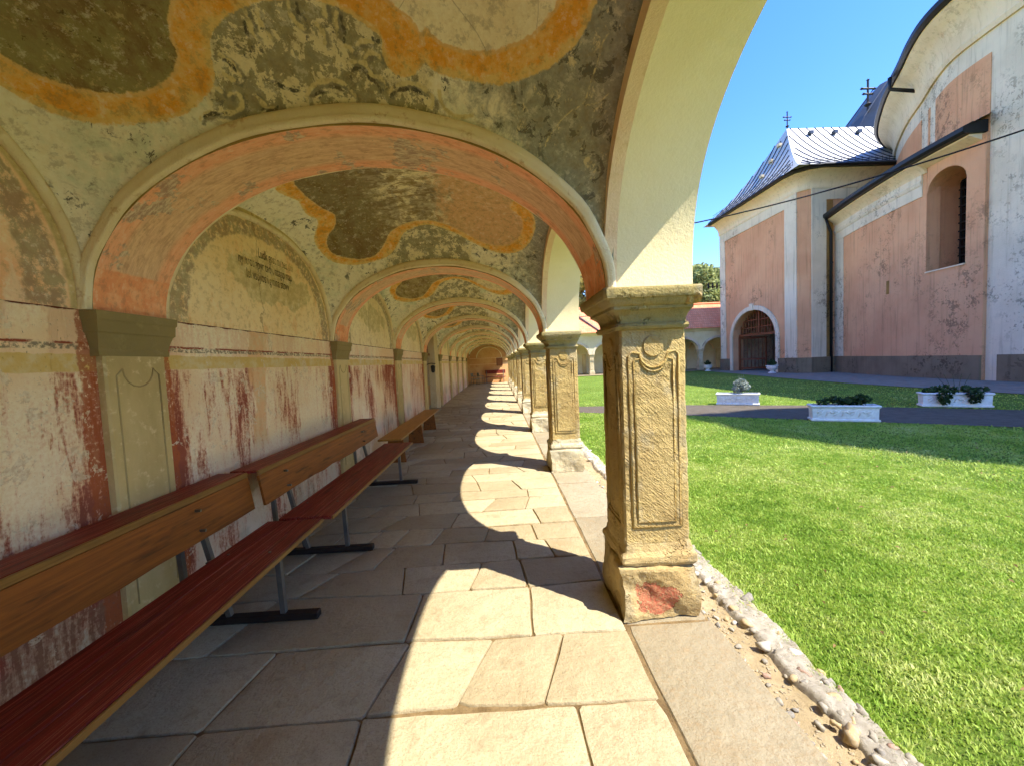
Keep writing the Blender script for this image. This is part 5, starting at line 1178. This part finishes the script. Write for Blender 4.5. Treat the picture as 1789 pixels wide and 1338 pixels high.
planter(7.52,11.85,R_(-35),1.18,'small white planter with a silvery bush, left of the others')
planter(11.78,9.52,R_(-32),1.28,'rightmost white planter with dark trailing plants')
def rot(x,y,rz,u,v): return (x+u*math.cos(rz)-v*math.sin(rz), y+u*math.sin(rz)+v*math.cos(rz))
def bush(name, blobs, n, s, leaf, label, cat='plant', seed=1, stems=None):
    b0 = blobs[0]; t = thing(name, label, cat, (b0[0],b0[1],GZ+.3), 'plants in the planters')
    V,F = leaf_cloud(blobs,n,s,seed,.8); link('foliage', npmesh('foliage',V,F,leaf), t)
    mb = MB(); rq = random.Random(seed)
    for b in blobs: mb.tube([(b[0],b[1],GZ+.3),(b[0]+.01,b[1],b[2])],[.008,.003],5)
    for st in (stems or []): mb.tube(st,[.006,.003][:len(st)] if len(st)==2 else .004,4)
    mb.build('stems', leaf, t)
def along(x,y,rz,us,z,r,v=0): return [rot(x,y,rz,u,v+((i%2)-.5)*.08)+(GZ+z+((i*7)%5)*.02,r) for i,u in enumerate(us)]
bush('leafy_plant', along(7.78,8.42,PZ_,[-.4,-.28,-.15,0,.1,.2,.3,.42],.42,.10)+along(7.78,8.42,PZ_,[.25,.33],.5,.11), 700, .045, LEAFD, 'dark green plants in the planter nearest the lawn', seed=11)
bush('silver_bush', along(7.52,11.85,R_(-35),[.0,.1,.2],.52,.16)+along(7.52,11.85,R_(-35),[.02,.12],.68,.13), 900, .04, LEAFS, 'silver grey bush in the small left planter', seed=12, stems=[[rot(7.52,11.85,-.6,.05+.03*i,0)+(GZ+.6,), rot(7.52,11.85,-.6,.02+.05*i,0)+(GZ+.95,)] for i in range(4)])
bush('trailing_plant', along(11.78,9.52,R_(-32),[-.5,-.35,-.2,0,.2,.35,.5],.42,.10)+along(11.78,9.52,R_(-32),[-.25,-.2,.28,.32],.30,.15,-.2)+along(11.78,9.52,R_(-32),[-.24,.3],.16,.10,-.24), 1100, .045, LEAFD, 'dark plants trailing over the rightmost planter', seed=13, stems=[[rot(11.78,9.52,-.56,-.1+.06*i,0)+(GZ+.45,), rot(11.78,9.52,-.56,-.35+.16*i,0)+(GZ+.85,)] for i in range(5)])
def urn(x, y, label, leaf_label, s=1.0, r=.3):
    o = MB().lathe([(.0,0),(.26*s,0),(.27*s,.05*s),(.18*s,.09*s),(.12*s,.15*s),(.14*s,.20*s),(.28*s,.27*s),(.37*s,.38*s),(.38*s,.46*s),(.34*s,.50*s),(.42*s,.54*s),(.42*s,.58*s),(.36*s,.58*s),(.33*s,.50*s),(0,.50*s)],0,0,28).build('urn_planter', PLANTW, None, True, 40)
    o.location = (x,y,GZ+.02); tag(o, label, 'urn', 'white urns by the porch')
    bush('urn_shrub', [(x+.14*math.cos(a),y+.14*math.sin(a),GZ+.62*s+.12+.05*(a%2),r*.6) for a in range(6)]+[(x,y,GZ+.95*s,r*.5)], 500, .06, LEAFD, leaf_label, 'shrub', int(x*10))
urn(19.7,27.0,'white pedestal urn right of the church gate','green shrub in the urn right of the church gate',.95,.30)
urn(19.2,34.6,'white pedestal urn left of the church gate','dark shrub in the urn left of the church gate',.95,.26)
for o in list(scene.objects):
    if o.type == 'MESH' and len(o.data.polygons) == 0: bpy.data.objects.remove(o)
